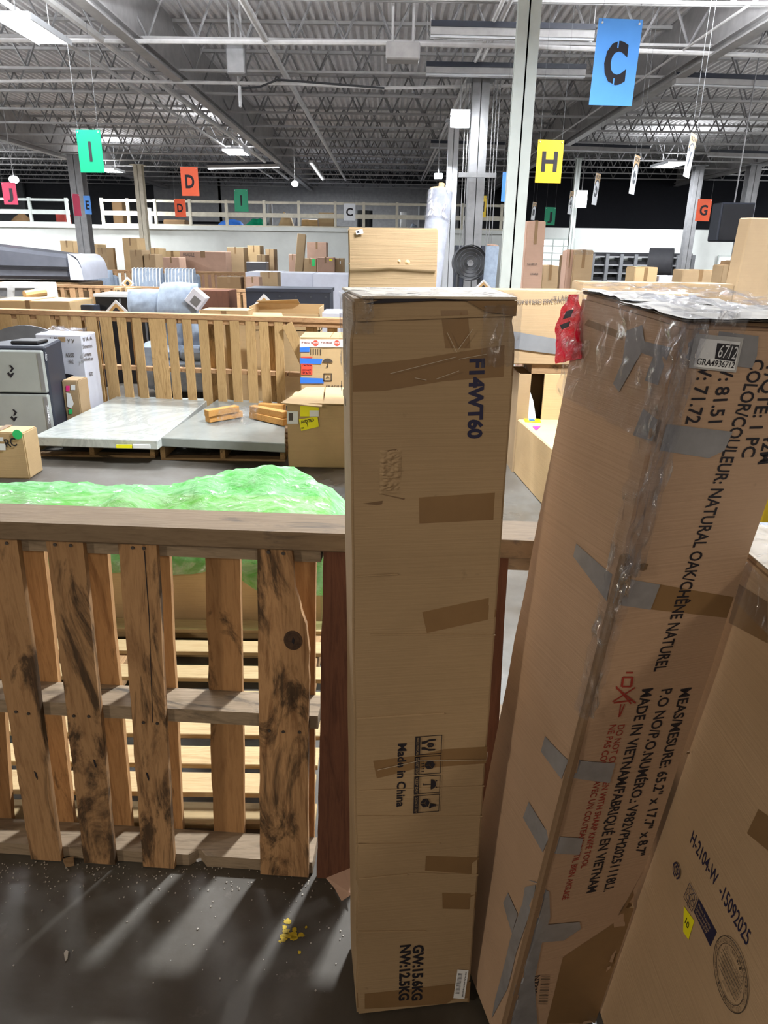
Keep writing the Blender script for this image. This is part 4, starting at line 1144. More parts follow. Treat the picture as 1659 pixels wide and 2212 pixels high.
text_px(f, 'STACK', (654, 807), (673, 807), .015, 'ink', r, lift=.011, off=.03)
for k in range(9): sticker(f, rect(671+k*2.6, 753, 672+k*2.6+(k % 3)*.5, 766), 'ink_grey', r, 'barcode_bar', .008) if k % 2 == 0 else None
c = f.ab(708, 783)
b = MB().prism([f.P(c[0]+.045*cos(t*pi/10), c[1]+.035*sin(t*pi/10), .008) for t in range(11)], f.n, .001)
b.prism([f.P(c[0]+x_, c[1]+y_, .008) for x_, y_ in ((-.003, 0), (.003, 0), (.003, -.04), (-.003, -.04))], f.n, .001).prism([f.P(c[0]+x_, c[1]+y_, .008) for x_, y_ in ((-.015, -.04), (.003, -.04), (.003, -.034), (-.015, -.034))], f.n, .001)
b.build('printed_umbrella', 'ink_grey', r)
for q_ in (rect(699, 806, 717, 808), rect(699, 821, 717, 823), rect(699, 806, 701, 823), rect(715, 806, 717, 823), [(703, 818), (708, 812), (713, 818), (708, 815)]): sticker(f, q_, 'ink_grey', r, 'printed_frame', .008)
text_px(f, 'FRAGILE', (705, 836), (740, 837), .02, 'ink_grey', r, lift=.008)

# ------------------------------------------------------------------ goods to the right, behind the front cartons
r, f = carton(752, 492, 944, 640, 4.45, .42, 'tall square topped kraft carton standing behind the front carton', 'kraft', marks=[
    ('s', 'sticker_white', [(768, 498), (783, 495), (785, 504), (770, 507)]), ('s', 'tape_blue', [(770, 500), (776, 499), (777, 503), (771, 504)])], tape=False)
MB().beam(f.P(.0, f.sv*.885, .012), f.P(f.su, f.sv*.88, .012), .004, .006, f.n).build('crease', 'kraft', r)
for (x_, y_, rr) in ((880, 567, .016), (862, 565, .011)):
    c = f.ab(x_, y_)
    MB().grid(lambda u, v: f.P(c[0]+rr*v*cos(2*pi*u), c[1]+rr*v*sin(2*pi*u), .010*.4*(1-v)+.001), 12, 4).build('dent', 'kraft_pale', r, smooth=True)
# wrapped roll
a = aty(893, 760, 5.3); top = aty(952, 415, 5.6)
bot = Vector((a.x-.04, 5.15, .0)); axis = (top-bot).normalized()
r = empty('wrapped_roll', bot, 'dark grey rug roll leaning upright, its top wound in clear film', 'roll')
MB().tube([bot+Vector((0, 0, .05)), bot.lerp(top, .5), top], .080, 24, r2=.088).build('rug_body', 'fabric_grey', r, smooth=True)
MB().tube([top-axis*.005, top+axis*.012], .082, 24).build('end_disc', 'kraft_pale', r)
MB().tube([top, top+axis*.06], .022, 14).build('cardboard_core', 'kraft', r, smooth=True)
MB().grid(lambda u, v: top-axis*(.0+.19*v)+(axis.orthogonal().normalized()*cos(2*pi*u)+axis.cross(axis.orthogonal().normalized())*sin(2*pi*u))*(.095+.004*noise.noise(Vector((u*14, v*5, 0)))), 40, 10).build('film_wrap', 'clear_film', r, smooth=True)
MB().tube([top-axis*.19-axis*.0, top-axis*.20], .101, 24).build('film_edge', 'clear_film', r, smooth=True)
# drum fan and small wrapped rolls
def drum_fan(px, py, Y, rad, label, depth=.35, yaw=0.):
    c = aty(px, py, Y)
    c.z = max(c.z, rad+.05)
    r = empty('drum_fan', (c.x, Y+depth/2, 0), label, 'fan')
    M = Matrix.Translation(c) @ Matrix.Rotation(yaw, 4, 'Z')
    MB().tube([M @ Vector((0, 0, 0)), M @ Vector((0, depth, 0))], rad, 28, cap=False).build('drum', 'dark_grey', r, smooth=True)
    MB().tube([M @ Vector((0, depth*.5, 0)), M @ Vector((0, depth*.55, 0))], rad*.95, 28).build('back_plate', 'mid_grey', r)
    b = MB()
    for k in range(5):
        rr = rad*(k+1)/5
        b.tube([M @ Vector((rr*cos(t*pi/12), -.01, rr*sin(t*pi/12))) for t in range(25)], .006, 4, cap=False)
    b.build('grille', 'dark_grey', r)
    MB().tube([M @ Vector((0, .02, 0)), M @ Vector((0, depth*.4, 0))], rad*.2, 12).build('motor', 'steel_grey', r)
    MB().box((c.x-rad*.7, Y+.02, 0), (c.x-rad*.6, Y+depth, c.z-rad*.6)).box((c.x+rad*.6, Y+.02, 0), (c.x+rad*.7, Y+depth, c.z-rad*.6)).build('stand', 'black', r)
drum_fan(1016, 568, 12.0, .27, 'round dark drum fan behind the grey column foot')
drum_fan(1452, 566, 15, .26, 'black drum fan turned sideways on the right hand goods', .45, 1.2)
for (x_, y0_, y1_, lb) in ((1066, 532, 600, 'lilac film wrapped roll standing left of the white column'),):
    a, b_ = aty(x_, y0_, 11.5), aty(x_-8, y1_, 11.5)
    r = empty('wrapped_roll', (b_.x, 11.5, 0), lb, 'roll')
    MB().tube([(b_.x-.03, 11.5, 0), (a.x, 11.6, a.z)], .10, 16).build('rug_body', 'fabric_blue', r, smooth=True)
    MB().tube([(a.x, 11.6, a.z), (a.x+.002, 11.602, a.z+.02)], .09, 16).build('end_disc', 'kraft_pink', r)
# tall cartons right of the white column
r, f = carton(1134, 477, 1174, 620, 8.2, .22, 'tall narrow pinkish brown carton just right of the white column', 'kraft_pink', marks=[('t', 'THIS SIDE UP', (1138, 573), (1160, 573), .02, 'ink_fade'), ('t', 'HANDLE', (1146, 594), (1162, 594), .02, 'ink_fade')])
r, f = carton(1238, 540, 1279, 620, 8.8, .3, 'kraft carton with film wrapped top right of the bright window', 'kraft')
p = f.P(0, f.sv)
MB().grid(lambda u, v: (p.x-.01+(f.su+.02)*u, p.y-.012+.30*max(0, v-.35)*1.6, p.z+.006-.08*max(0, .35-v)*2+.004*noise.noise(Vector((u*8, v*8, 4)))), 16, 12).build('film_wrap', 'clear_film', r, smooth=True)
carton(1222, 540, 1236, 620, 8.85, .25, 'slim pinkish carton pressed against the film topped one', 'kraft_pink')
carton(1172, 573, 1206, 612, 9.6, .4, 'low kraft carton between the tall pinkish one and the window', 'kraft')
carton(1220, 551, 1232, 580, 12, .4, 'small brown carton below the bright window', 'kraft_dark', tape=False)
carton(1371, 578, 1420, 602, 10.5, .4, 'tan open carton before the black shelving', 'kraft_pale', flaps=True)
carton(1474, 583, 1554, 606, 10.0, .35, 'long brown carton to the right of the tan open one', 'kraft')
carton(1560, 572, 1588, 606, 9.3, .3, 'brown carton beside the tall leaning carton at the right', 'kraft')
carton(1580, 563, 1610, 606, 10.4, .4, 'taller brown carton behind, next to the right wall notice', 'kraft_dark')
carton(1424, 596, 1468, 608, 10.6, .5, 'white topped low carton under the black drum fan', 'white_carton', tape=False)
# long cartons behind the second front carton
r, f = carton(1256, 612, 1582, 700, 5.5, .35, 'very long kraft carton lying level behind the front leaning carton', 'kraft', tape=False)
p = f.P(0, f.sv)
for a_ in (.18, .52): MB().box((p.x+a_*f.su, p.y+.03, p.z+.004), (p.x+a_*f.su+.09, p.y+.1, p.z+.009)).build('label', 'sticker_white', r)
r, f = carton(1290, 634, 1515, 720, 4.1, .3, 'film wrapped carton with a black end and white label, lower of the long pair', 'kraft_pale', tape=False)
sticker(f, rect(1430, 649, 1510, 664), 'black', r, 'black_band', .008)
sticker(f, rect(1486, 634, 1503, 646), 'sticker_white', r, 'label', .008)
# tall leaning carton at right edge
Y = 7.1
a, b_, c_ = aty(1622, 470, Y), aty(1700, 476, Y), aty(1560, 760, Y-.5)
u = Vector((b_.x-a.x, 0, 0)); up_ = (a-c_)
bt = c_-up_*(c_.z/up_.z)
bt.z = 0
r = empty('cardboard_carton', bt, 'tall kraft carton leaning at the right edge, behind the others', 'carton')
w = .5; dp = Vector((0, .16, .04)); dx = Vector((-.0, .0, 0))
sx = Vector((w, 0.06, 0)); lf = Vector((-.065, .10, .0))
MB().hexa([bt, bt+sx, bt+sx+lf, bt+lf, a, a+sx, a+sx+lf, a+lf]).build('body', 'kraft', r, bevel=.01)
f = Face(bt, sx, (a-bt), sx.cross(a-bt))
if f.n.y > 0: f.n = -f.n
for q_ in (rect(1632, 518, 1650, 530), rect(1640, 560, 1662, 572)): sticker(f, q_, 'brown_tape', r, 'tape_strip', .008)
# billiard carton between the two front cartons
r, f = carton(1060, 628, 1262, 788, 5.3, .4, 'kraft carton with upside down lettering and dark stripe, between the front cartons', 'kraft', z0='px', tape=False)
zB = r.location.z
text_px(f, '5" BILLIARD TABLE C5678 & BLACK', (1236, 645), (1116, 648), .025, 'ink_fade', r, lift=.009)
text_px(f, 'Q.ty: 1 SET', (1226, 639), (1190, 640), .022, 'ink_fade', r, lift=.009)
sticker(f, [(1100, 714), (1262, 742), (1262, 772), (1100, 752)], 'mid_grey', r, 'dark_stripe', .008)
MB().box((1.08, 5.32, zB-.07), (1.9, 5.7, zB)).build('timber_beam', 'wood_h', label='grey timber beam under the upside down lettered carton', cat='timber', bevel=.003)
# torn open carton below
p, q = aty(1118, 860, 5.3), aty(1230, 860, 5.3)
r = empty('open_carton', ((p.x+q.x)/2, 5.5, 0), 'upright torn carton with white foam inside, under the timber beam', 'carton')
zt_ = zB-.07
MB().box((p.x, 5.3, 0), (p.x+.09, 5.32, zt_)).build('left_panel', 'kraft', r)
MB().box((p.x+.19, 5.3, 0), (q.x, 5.32, zt_)).build('right_panel', 'kraft_pale', r)
MB().box((p.x, 5.68, 0), (q.x, 5.70, zt_)).build('back_panel', 'kraft_dark', r)
MB().box((p.x, 5.32, 0), (p.x+.01, 5.68, zt_)).build('side_panel', 'kraft', r)
MB().box((q.x-.01, 5.32, 0), (q.x, 5.68, zt_)).build('side_panel', 'kraft', r)
MB().hexa([(p.x+.10, 5.35, .35), (p.x+.19, 5.35, .30), (p.x+.19, 5.4, .30), (p.x+.10, 5.4, .35), (p.x+.10, 5.35, .62), (p.x+.13, 5.35, .55), (p.x+.13, 5.4, .55), (p.x+.10, 5.4, .62)]).build('foam', 'white_board', r)
MB().box((p.x+.10, 5.36, 0), (p.x+.2, 5.45, .28)).build('foam', 'white_board', r)
# low carton with yellow label
a, b_ = atz(1118, 905, .42), atz(1185, 905, .42)
Yc = a.y; h_ = .42
r = empty('cardboard_carton', (a.x+.3, Yc-.4, 0), 'low kraft carton with yellow and pink labels in the gap between front cartons', 'carton')
lx0, lx1 = a.x, a.x+.38
fy = atz(1160, 1020, .42).y
MB().hexa([(lx0+.12, fy, 0), (lx1, fy, 0), (lx1, Yc, 0), (lx0, Yc, 0), (lx0+.12, fy, h_), (lx1, fy, h_), (lx1, Yc, h_), (lx0, Yc, h_)]).build('body', 'kraft_pale', r, bevel=.008)
for pts, m_ in (([(1131, 903), (1166, 905), (1169, 913), (1134, 911)], 'sticker_yellow'), ([(1141, 904), (1154, 905), (1156, 910), (1143, 909)], 'tape_blue'), ([(1150, 921), (1168, 921), (1158, 930)], 'sticker_pink')):
    MB().prism([atz(x_, y_, h_+.003) for x_, y_ in pts], (0, 0, 1), .001).build('label', m_, r)
# dark frame edge near the red film
p = aty(1203, 775, 2.2); q = aty(1190, 830, 2.2)
MB().beam(p+Vector((.03, 0, .12)), Vector((q.x-.02, 2.1, q.z-.02)), .025, .012, (0, 1, 0)).build('dark_bracket', 'kraft_dark', label='thin dark edge strip sticking out left of the leaning carton', cat='strip') if 0 else None
# black shelving at the far right wall
Y = 27.2
p, q = aty(1282, 548, Y), aty(1497, 560, Y)
r = empty('storage_rack', ((p.x+q.x)/2, Y+.3, 0), 'black storage racking with pale uprights along the right far wall', 'rack')
n = 7
for i in range(n+1):
    x = p.x+(q.x-p.x)*i/n
    MB().box((x-.06, Y-.05, 0), (x+.06, Y+.7, p.z)).build('upright', 'mid_grey', r)
k = 0; z = p.z-.12
while z > .3:
    MB().box((p.x, Y, z), (q.x, Y+.65, z+.05)).build('shelf', 'steel_grey', r)
    MB().box((p.x, Y+.1, z+.05), (q.x, Y+.64, z+.17)).build('stored_stock', 'black', r)
    z -= .28
p = aty(1657, 1090, 2.6)
MB().box((p.x-.02, 2.6, .0), (p.x+.28, 2.9, zt(1655, 1065, 2.6))).build('yellow_bin', 'sign_yellow', label='yellow plastic bin at the right edge beyond the cartons', cat='bin', bevel=.015)
p = aty(1640, 1125, 2.1)
MB().box((p.x-.03, 1.85, 0), (p.x+.35, 2.15, p.z-.02)).build('grey_crate', 'fabric_grey', label='grey crate at the right edge before the yellow bin', cat='crate', bevel=.01)

# ------------------------------------------------------------------ near pallet fence
FA, FB = Vector((-.88, 1.50, 0)), Vector((-.09, 1.452, 0))
FD = (FB-FA).normalized(); FN = Vector((FD.y, -FD.x, 0))   # towards the camera
def fh(px, py, off=0.0): return hit(px, py, FA-FN*off, FN)
ZS = .968
def slat_px(top, bot, m_, parent, off=0.0, right=None, th=.016, z1=ZS, name='slat'):
    """top/bot: pixel x of left and right edges near the top (y 1185) and the foot (y 1860)"""
    o = FA-FN*off
    def line(xt, xb, zz):
        a, b = fh(xt, 1185, off), fh(xb, 1850, off)
        t = (zz-b.z)/(a.z-b.z)
        q = b.lerp(a, t); q.z = zz
        return q
    L = [line(top[0], bot[0], z) for z in (.004, z1)]
    R = [line(top[1], bot[1], z) for z in (.004, z1)]
    if right: R = [R[0]]+[fh(x_, y_, off) for x_, y_ in right]+[R[1]]
    rn = random.Random(int(top[0]*7+bot[0]))
    def jag(P, Q, n):
        return [P.lerp(Q, i/n)+FD*rn.uniform(-.0016, .0016) for i in range(n)]
    pts = jag(L[0], L[0], 1)
    ring_ = []
    ring_ += [R[0]]
    rr = []
    for i in range(len(R)-1): rr += jag(R[i], R[i+1], 6 if not right else 3)
    rr.append(R[-1])
    ll = jag(L[1], L[0], 18)+[L[0]]
    loop = rr+ll
    ob = MB().prism(loop, -FN, th).build(name, m_, parent, bevel=0)
    return ob
def nails(parent, pts):
    for x_, y_ in pts:
        q = fh(x_, y_)
        MB().tube([q-FN*.002, q+FN*.0025], .0042, 8).build('nail', 'nail', parent)
random.seed(2)
cL = fh(300, 1850); 
pal = empty('wooden_pallet', Vector((-.75, 1.53, 0)), 'stained wooden pallet on edge forming the near fence on the left', 'pallet')
slat_px((-200, -122), (-115, -50), 'wood_v', pal)
slat_px((-42, 39), (66, 130), 'wood_v', pal)
slat_px((101, 180), (180, 247), 'wood_v', pal)
slat_px((256, 338), (307, 375), 'wood_v', pal)
slat_px((555, 629), (562, 663), 'wood_v', pal, right=[(664, 1700), (667, 1500), (668, 1410), (660, 1350), (636, 1270)])
for a_, b_ in (((-95, -12), (-30, 30)), ((10, 94), (98, 168)), ((150, 232), (222, 291)), ((287, 365), (328, 397)), ((442, 518), (463, 529)), ((618, 683), (612, 678))):
    slat_px(a_, b_, 'wood_back', pal, off=.104)
def notch_stringer(s0, s1, z0, z1, notches, parent, m_='wood_dusty', y0=.016, y1=.104):
    """a stringer with cut out notches along its top edge"""
    pts = [(s0, z0), (s1, z0)]
    top = [(s1, z1)]
    for (a, b, dpt) in reversed(notches): top += [(b, z1), (b-.012, z1-dpt), (a+.012, z1-dpt), (a, z1)]
    top.append((s0, z1))
    b_ = MB()
    # notches are cut in the depth direction (towards the rear), seen from above
    segs = [(s0, s1)]
    P = FA
    def w(s, d, z): q = P+FD*s-FN*d; return Vector((q.x, q.y, z))
    xs = [s0]
    for (a, b, dpt) in notches: xs += [a, a+.02, b-.02, b]
    xs.append(s1)
    def dep(s):
        for (a, b, dpt) in notches:
            if a+.019 <= s <= b-.019: return y0+dpt
        return y0
    for i in range(len(xs)-1):
        a, b = xs[i], xs[i+1]
        da, db = dep(a), dep(b)
        b_.hexa([w(a, da, z0), w(b, db, z0), w(b, y1, z0), w(a, y1, z0), w(a, da, z1), w(b, db, z1), w(b, y1, z1), w(a, y1, z1)])
    return b_.build('stringer', m_, parent, bevel=0)
def sS(px, py=1530): return (fh(px, py)-FA).dot(FD)
notch_stringer(sS(-260), sS(684), .472, .510, [(sS(296), sS(352), .03)], pal)
notch_stringer(sS(-300, 1850), sS(672, 1850), .002, .040, [(sS(402, 1850), sS(440, 1850), .02)], pal)
notch_stringer(sS(-200, 1185), sS(690, 1185), .925, .964, [], pal)
nails(pal, [(15, 1173), (119, 1176), (153, 1178), (287, 1183), (311, 1184), (35, 1537), (62, 1541), (160, 1546), (192, 1547), (582, 1578), (612, 1580), (647, 1581), (310, 1560), (340, 1562), (580, 1192), (612, 1195)])
# knot on the wide slat
c = fh(633, 1383, 0)
b = MB()
for k, (rr, zz) in enumerate(((.026, .0006), (.019, .0012), (.012, .0005))):
    b.prism([c+FN*zz+FD*(rr*cos(t*pi/9))*.85+Vector((0, 0, rr*sin(t*pi/9))) for t in range(18)], FN, .0006)
b.build('knot', 'knot', pal)
MB().prism([c+FN*.0022+FD*x_+Vector((0, 0, y_)) for x_, y_ in ((0, .011), (.004, .002), (.002, -.010), (-.003, -.004))], FN, .0006).build('knot_hole', 'ink', pal)
MB().beam(fh(312, 1190)+FN*.0006, fh(322, 1330)+FN*.0006, .0018, .001, FN).build('crack', 'ink', pal)
MB().beam(fh(322, 1330)+FN*.0006, fh(330, 1560)+FN*.0006, .0014, .001, FN).build('crack', 'ink', pal)
b = MB()
for x_, y_ in ((77, 1675), (204, 1649), (318, 1677)):
    q = fh(x_, y_)+FN*.0006
    b.prism([q+FD*a_+Vector((0, 0, c_)) for a_, c_ in ((-.002, .014), (.003, .010), (.005, -.006), (.003, -.014), (.0, -.004))], FN, .0006)
b.build('knot_hole', 'ink', pal)
pal2 = empty('wooden_pallet', Vector((.15, 1.47, 0)), 'reddish brown pallet on edge behind the tall front carton', 'pallet')
slat_px((699, 785), (685, 775), 'wood_red', pal2)
slat_px((1085, 1098), (1030, 1050), 'wood_back', pal2, off=.104)
slat_px((860, 940), (850, 930), 'wood_red', pal2)
slat_px((1010, 1100), (985, 1060), 'wood_red', pal2)
for z in (.002, .472, .925): notch_stringer(sS(702), sS(1250), z, z+.038, [], pal2)
# top rail over both
a, b_ = atz(-260, 1116, 1.016), atz(738, 1152, 1.016)
d = (b_-a).normalized(); back = Vector((-d.y, d.x, 0))
e = a+d*2.35
def railpts(z): return [Vector((q.x, q.y, z)) for q in (a, e, e+back*.125, a+back*.125)]
MB().hexa(railpts(.970)+railpts(1.013)).build('wooden_rail', 'wood_rail', label='broad weathered timber rail capping the near pallet fence', cat='rail', bevel=.004)
# a lower board just behind the fence, and pallets of new wood lying flat behind it
def lying_pallet(x0, x1, ys, z, label, m_='wood_new', bw=.085):
    r = empty('wooden_pallet', ((x0+x1)/2, (ys[0]+ys[-1])/2, z-.12 if z > .2 else 0), label, 'pallet')
    zb = r.location.z
    for y in ys: MB().box((x0, y, z-.018), (x1, y+bw, z)).build('deck_board', m_, r, bevel=.002)
    for x in (x0+.05, (x0+x1)/2, x1-.1): MB().box((x, ys[0], zb+.018), (x+.04, ys[-1]+bw, z-.018)).build('stringer', 'wood_y', r, bevel=.002)
    for y in (ys[0], (ys[0]+ys[-1])/2, ys[-1]): MB().box((x0, y, zb), (x1, y+bw, zb+.018)).build('bottom_board', m_, r)
    return r
xr_ = atz(700, 1650, .14).x
lying_pallet(-1.85, xr_-.02, [1.63, 1.75, 1.89, 2.05, 2.21, 2.39, 2.56], .13, 'pale new pallet lying flat on the floor behind the near fence')
# long carton under the green film
xe = atz(742, 1100, .55).x
r = empty('cardboard_carton', (-1.3, 3.0, 0), 'long low carton under the green plastic sheet behind the near fence', 'carton')
MB().box((-2.9, 2.70, .0), (xe-.08, 3.28, .47)).build('body', 'kraft_pale', r, bevel=.01)
MB().box((-2.9, 2.694, .40), (xe-.06, 2.70, .42)).build('flap_edge', 'kraft_edge', r)
def gz(x, y):
    t = (x+2.9)/(xe+2.9)
    z = .505+.014*noise.noise(Vector((x*5, y*7, 0)))+.006*abs(noise.noise(Vector((x*8, y*26, 2))))
    z += .085*math.exp(-((x-atz(290, 1040, .6).x)/.10)**2-((y-2.98)/.13)**2)*(1+.5*noise.noise(Vector((x*14, y*14, 5))))
    z += .10*math.exp(-((x-atz(470, 1030, .6).x)/.22)**2-((y-3.12)/.15)**2)*(1+.6*noise.noise(Vector((x*9, y*9, 7))))
    z += .12*math.exp(-((x-atz(620, 1020, .6).x)/.22)**2-((y-3.12)/.16)**2)*(1+.4*noise.noise(Vector((x*6, y*14, 9))))
    z += .014*sin(x*9+y*26)*math.exp(-((x+.6)/.7)**2)
    z += .020*(1-abs(noise.noise(Vector((x*4+y*5, y*3-x*2, 11))))*2)**3*.8+.010*(1-abs(noise.noise(Vector((x*9-y*7, y*8, 4))))*2)**3-.012
    if x > xe-.16: z -= ((x-(xe-.16))/.16)**2*.10
    return z
def gfn(u, v):
    x = -2.9+(xe+2.92)*u
    k = noise.noise(Vector((u*30, v*8, 1)))*.012
    if v < .22:
        t = v/.22
        zlow = .33+.05*noise.noise(Vector((x*5, 0, 0)))+(-.10 if x > xe-.45 else 0)*min(1, max(0, (x-xe+.45)/.2))
        return (x, 2.66+k+.01*t, zlow+(gz(x, 2.68)-zlow)*t)
    if v < .78:
        t = (v-.22)/.56
        return (x, 2.67+.66*t, gz(x, 2.67+.66*t))
    t = (v-.78)/.22
    return (x, 3.33+.03*t+k, gz(x, 3.33)*(1-t)+.1*t)
MB().grid(gfn, 190, 60).build('green_plastic_sheet', 'green_film', smooth=True, sharp=80, label='crumpled light green plastic sheet draped over the long carton', cat='sheet')
def efn(u, v):
    y = 2.66+.7*u
    return (xe+.02+.03*v+.012*noise.noise(Vector((u*9, v*9, 0))), y, gz(xe+.02, y)*(1-v)+.12*v)
MB().grid(efn, 30, 20).build('green_plastic_fold', 'green_film', smooth=True, sharp=80, label='hanging right end of the light green plastic', cat='sheet')

# ------------------------------------------------------------------ front carton A (narrow, upright)
def carton_frame(x, y, a, b, c):
    Mx = Matrix.Rotation(b, 4, 'Y') @ Matrix.Rotation(c, 4, 'X') @ Matrix.Rotation(a, 4, 'Z')
    return Matrix.Translation(Vector((x, y, 0))) @ Mx
W1, D1, H1 = .253, .172, 1.520
M1 = carton_frame(-.044, 1.093, .123, -.007, .015)
M1.translation.z = .003
r1 = empty('tall_carton', M1 @ Vector((W1/2, D1/2, 0)), 'narrow upright kraft carton printed F14WT60, standing in the centre', 'carton')
body1 = crumple_box(W1, D1, H1, M1, 3, .0013, .03, dents=[(.055, 0, 1.20, .05, 0, .004, 0), (.06, 0, 1.06, .04, 0, .005, 0), (0, 0, .50, .03, .008, .006, 0), (0, 0, .36, .035, .01, .006, 0), (0, 0, .17, .03, .007, .005, 0), (W1, 0, 1.49, .05, -.008, .006, -.004), (0, 0, 1.50, .05, .008, .008, -.004), (0, .09, .4, .12, .006, 0, 0)], name='body', m='kraft', parent=r1)
R3 = M1.to_3x3()
FR1 = Face(M1 @ Vector((0, 0, 0)), R3 @ Vector((1, 0, 0)), R3 @ Vector((0, 0, 1)), R3 @ Vector((0, -1, 0)), W1, H1)
FL1 = Face(M1 @ Vector((0, D1, 0)), R3 @ Vector((0, -1, 0)), R3 @ Vector((0, 0, 1)), R3 @ Vector((-1, 0, 0)), D1, H1)
FR1.surf(body1); FL1.surf(body1)
k1 = dict(lift=.0009)
text_px(FR1, 'F14WT60', (1016, 775), (1011, 948), .0215, 'ink_navy', r1, off=.045, **k1)
text_px(FR1, 'Made in China', (860, 1606), (857, 1743), .0155, 'ink', r1, off=.03, **k1)
text_px(FR1, 'GW:15.6KG', (893, 2042), (890, 2161), .0215, 'ink', r1, off=.04, **k1)
text_px(FR1, 'NW:12.5KG', (865, 2042), (862, 2161), .0215, 'ink', r1, off=.04, **k1)
TS = [([(949, 648), (1008, 646), (1016, 752), (962, 752)], 0), ([(762, 790), (900, 775), (1114, 741), (1114, 812), (960, 823), (830, 844), (762, 846)], 0),
      ([(905, 1075), (1088, 1063), (1086, 1122), (906, 1131)], 0), ([(912, 1322), (1080, 1287), (1077, 1334), (922, 1367)], 0), ([(806, 1644), (900, 1632), (960, 1618), (1060, 1612), (1058, 1648), (900, 1660), (814, 1682)], 0),
      ([(920, 1848), (1040, 1852), (1038, 1888), (918, 1880)], 0), ([(955, 1928), (1032, 1930), (1030, 1964), (956, 1962)], 0), ([(772, 2148), (1020, 2120), (1018, 2172), (772, 2180)], 0)]
for pts, _ in TS: sticker(FR1, pts, 'brown_tape', r1, 'tape_strip', .0004, .0006)
# film creases over the tape, their gloss painted as thin pale lines
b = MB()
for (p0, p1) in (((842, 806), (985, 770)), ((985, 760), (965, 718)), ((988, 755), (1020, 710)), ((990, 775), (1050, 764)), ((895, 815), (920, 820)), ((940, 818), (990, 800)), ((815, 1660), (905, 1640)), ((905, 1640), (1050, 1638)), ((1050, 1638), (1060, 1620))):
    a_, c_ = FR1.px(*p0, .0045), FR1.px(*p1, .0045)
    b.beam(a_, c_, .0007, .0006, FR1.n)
b.build('film_crease_sheen', 'paper_top', r1)
# creases: raised horizontal bands
for (p0, p1, th) in (((770, 692), (1112, 680), .003), ((770, 1245), (860, 1240), .002), ((800, 1370), (1075, 1371), .002), ((770, 1552), (960, 1540), .003), ((775, 1708), (1050, 1697), .002), ((772, 1762), (1050, 1762), .002), ((772, 1823), (950, 1820), .002), ((776, 1898), (880, 1888), .003), ((880, 1885), (1038, 1889), .003), ((772, 2012), (920, 2010), .002)):
    MB().beam(FR1.px(*p0, .0008), FR1.px(*p1, .0008), th*1.3, .0030, FR1.n).build('crease', 'kraft', r1, bevel=.0008)
# torn patch
for pts in ([(823, 974), (858, 969), (855, 973), (826, 977)], [(852, 975), (860, 971), (853, 1000), (848, 998)], [(825, 1001), (850, 994), (848, 999), (832, 1006)], [(840, 1020), (848, 1018), (846, 1062), (841, 1060)], [(818, 1050), (846, 1042), (844, 1047)], [(816, 1066), (875, 1077), (873, 1080), (838, 1072)], [(782, 1088), (827, 1082), (825, 1090), (814, 1092)]): sticker(FR1, pts, 'kraft_edge', r1, 'tear', .0006, .0008)
qa, qb = FR1.ab(820, 972), FR1.ab(866, 1068)
def crump(u, v):
    a, b_ = qa[0]+(qb[0]-qa[0])*u, qb[1]+(qa[1]-qb[1])*v
    e = min(1, 6*u, 6*(1-u), 8*v, 8*(1-v))
    r_ = abs(noise.noise(Vector((u*3, v*14, 3))))*.0065+abs(noise.noise(Vector((u*9, v*30, 5))))*.0022
    return FR1.drop(FR1.P(a, b_), .0003+r_*max(0, e))
MB().grid(crump, 26, 60).build('crumpled_patch', 'kraft', r1, smooth=True, sharp=80)
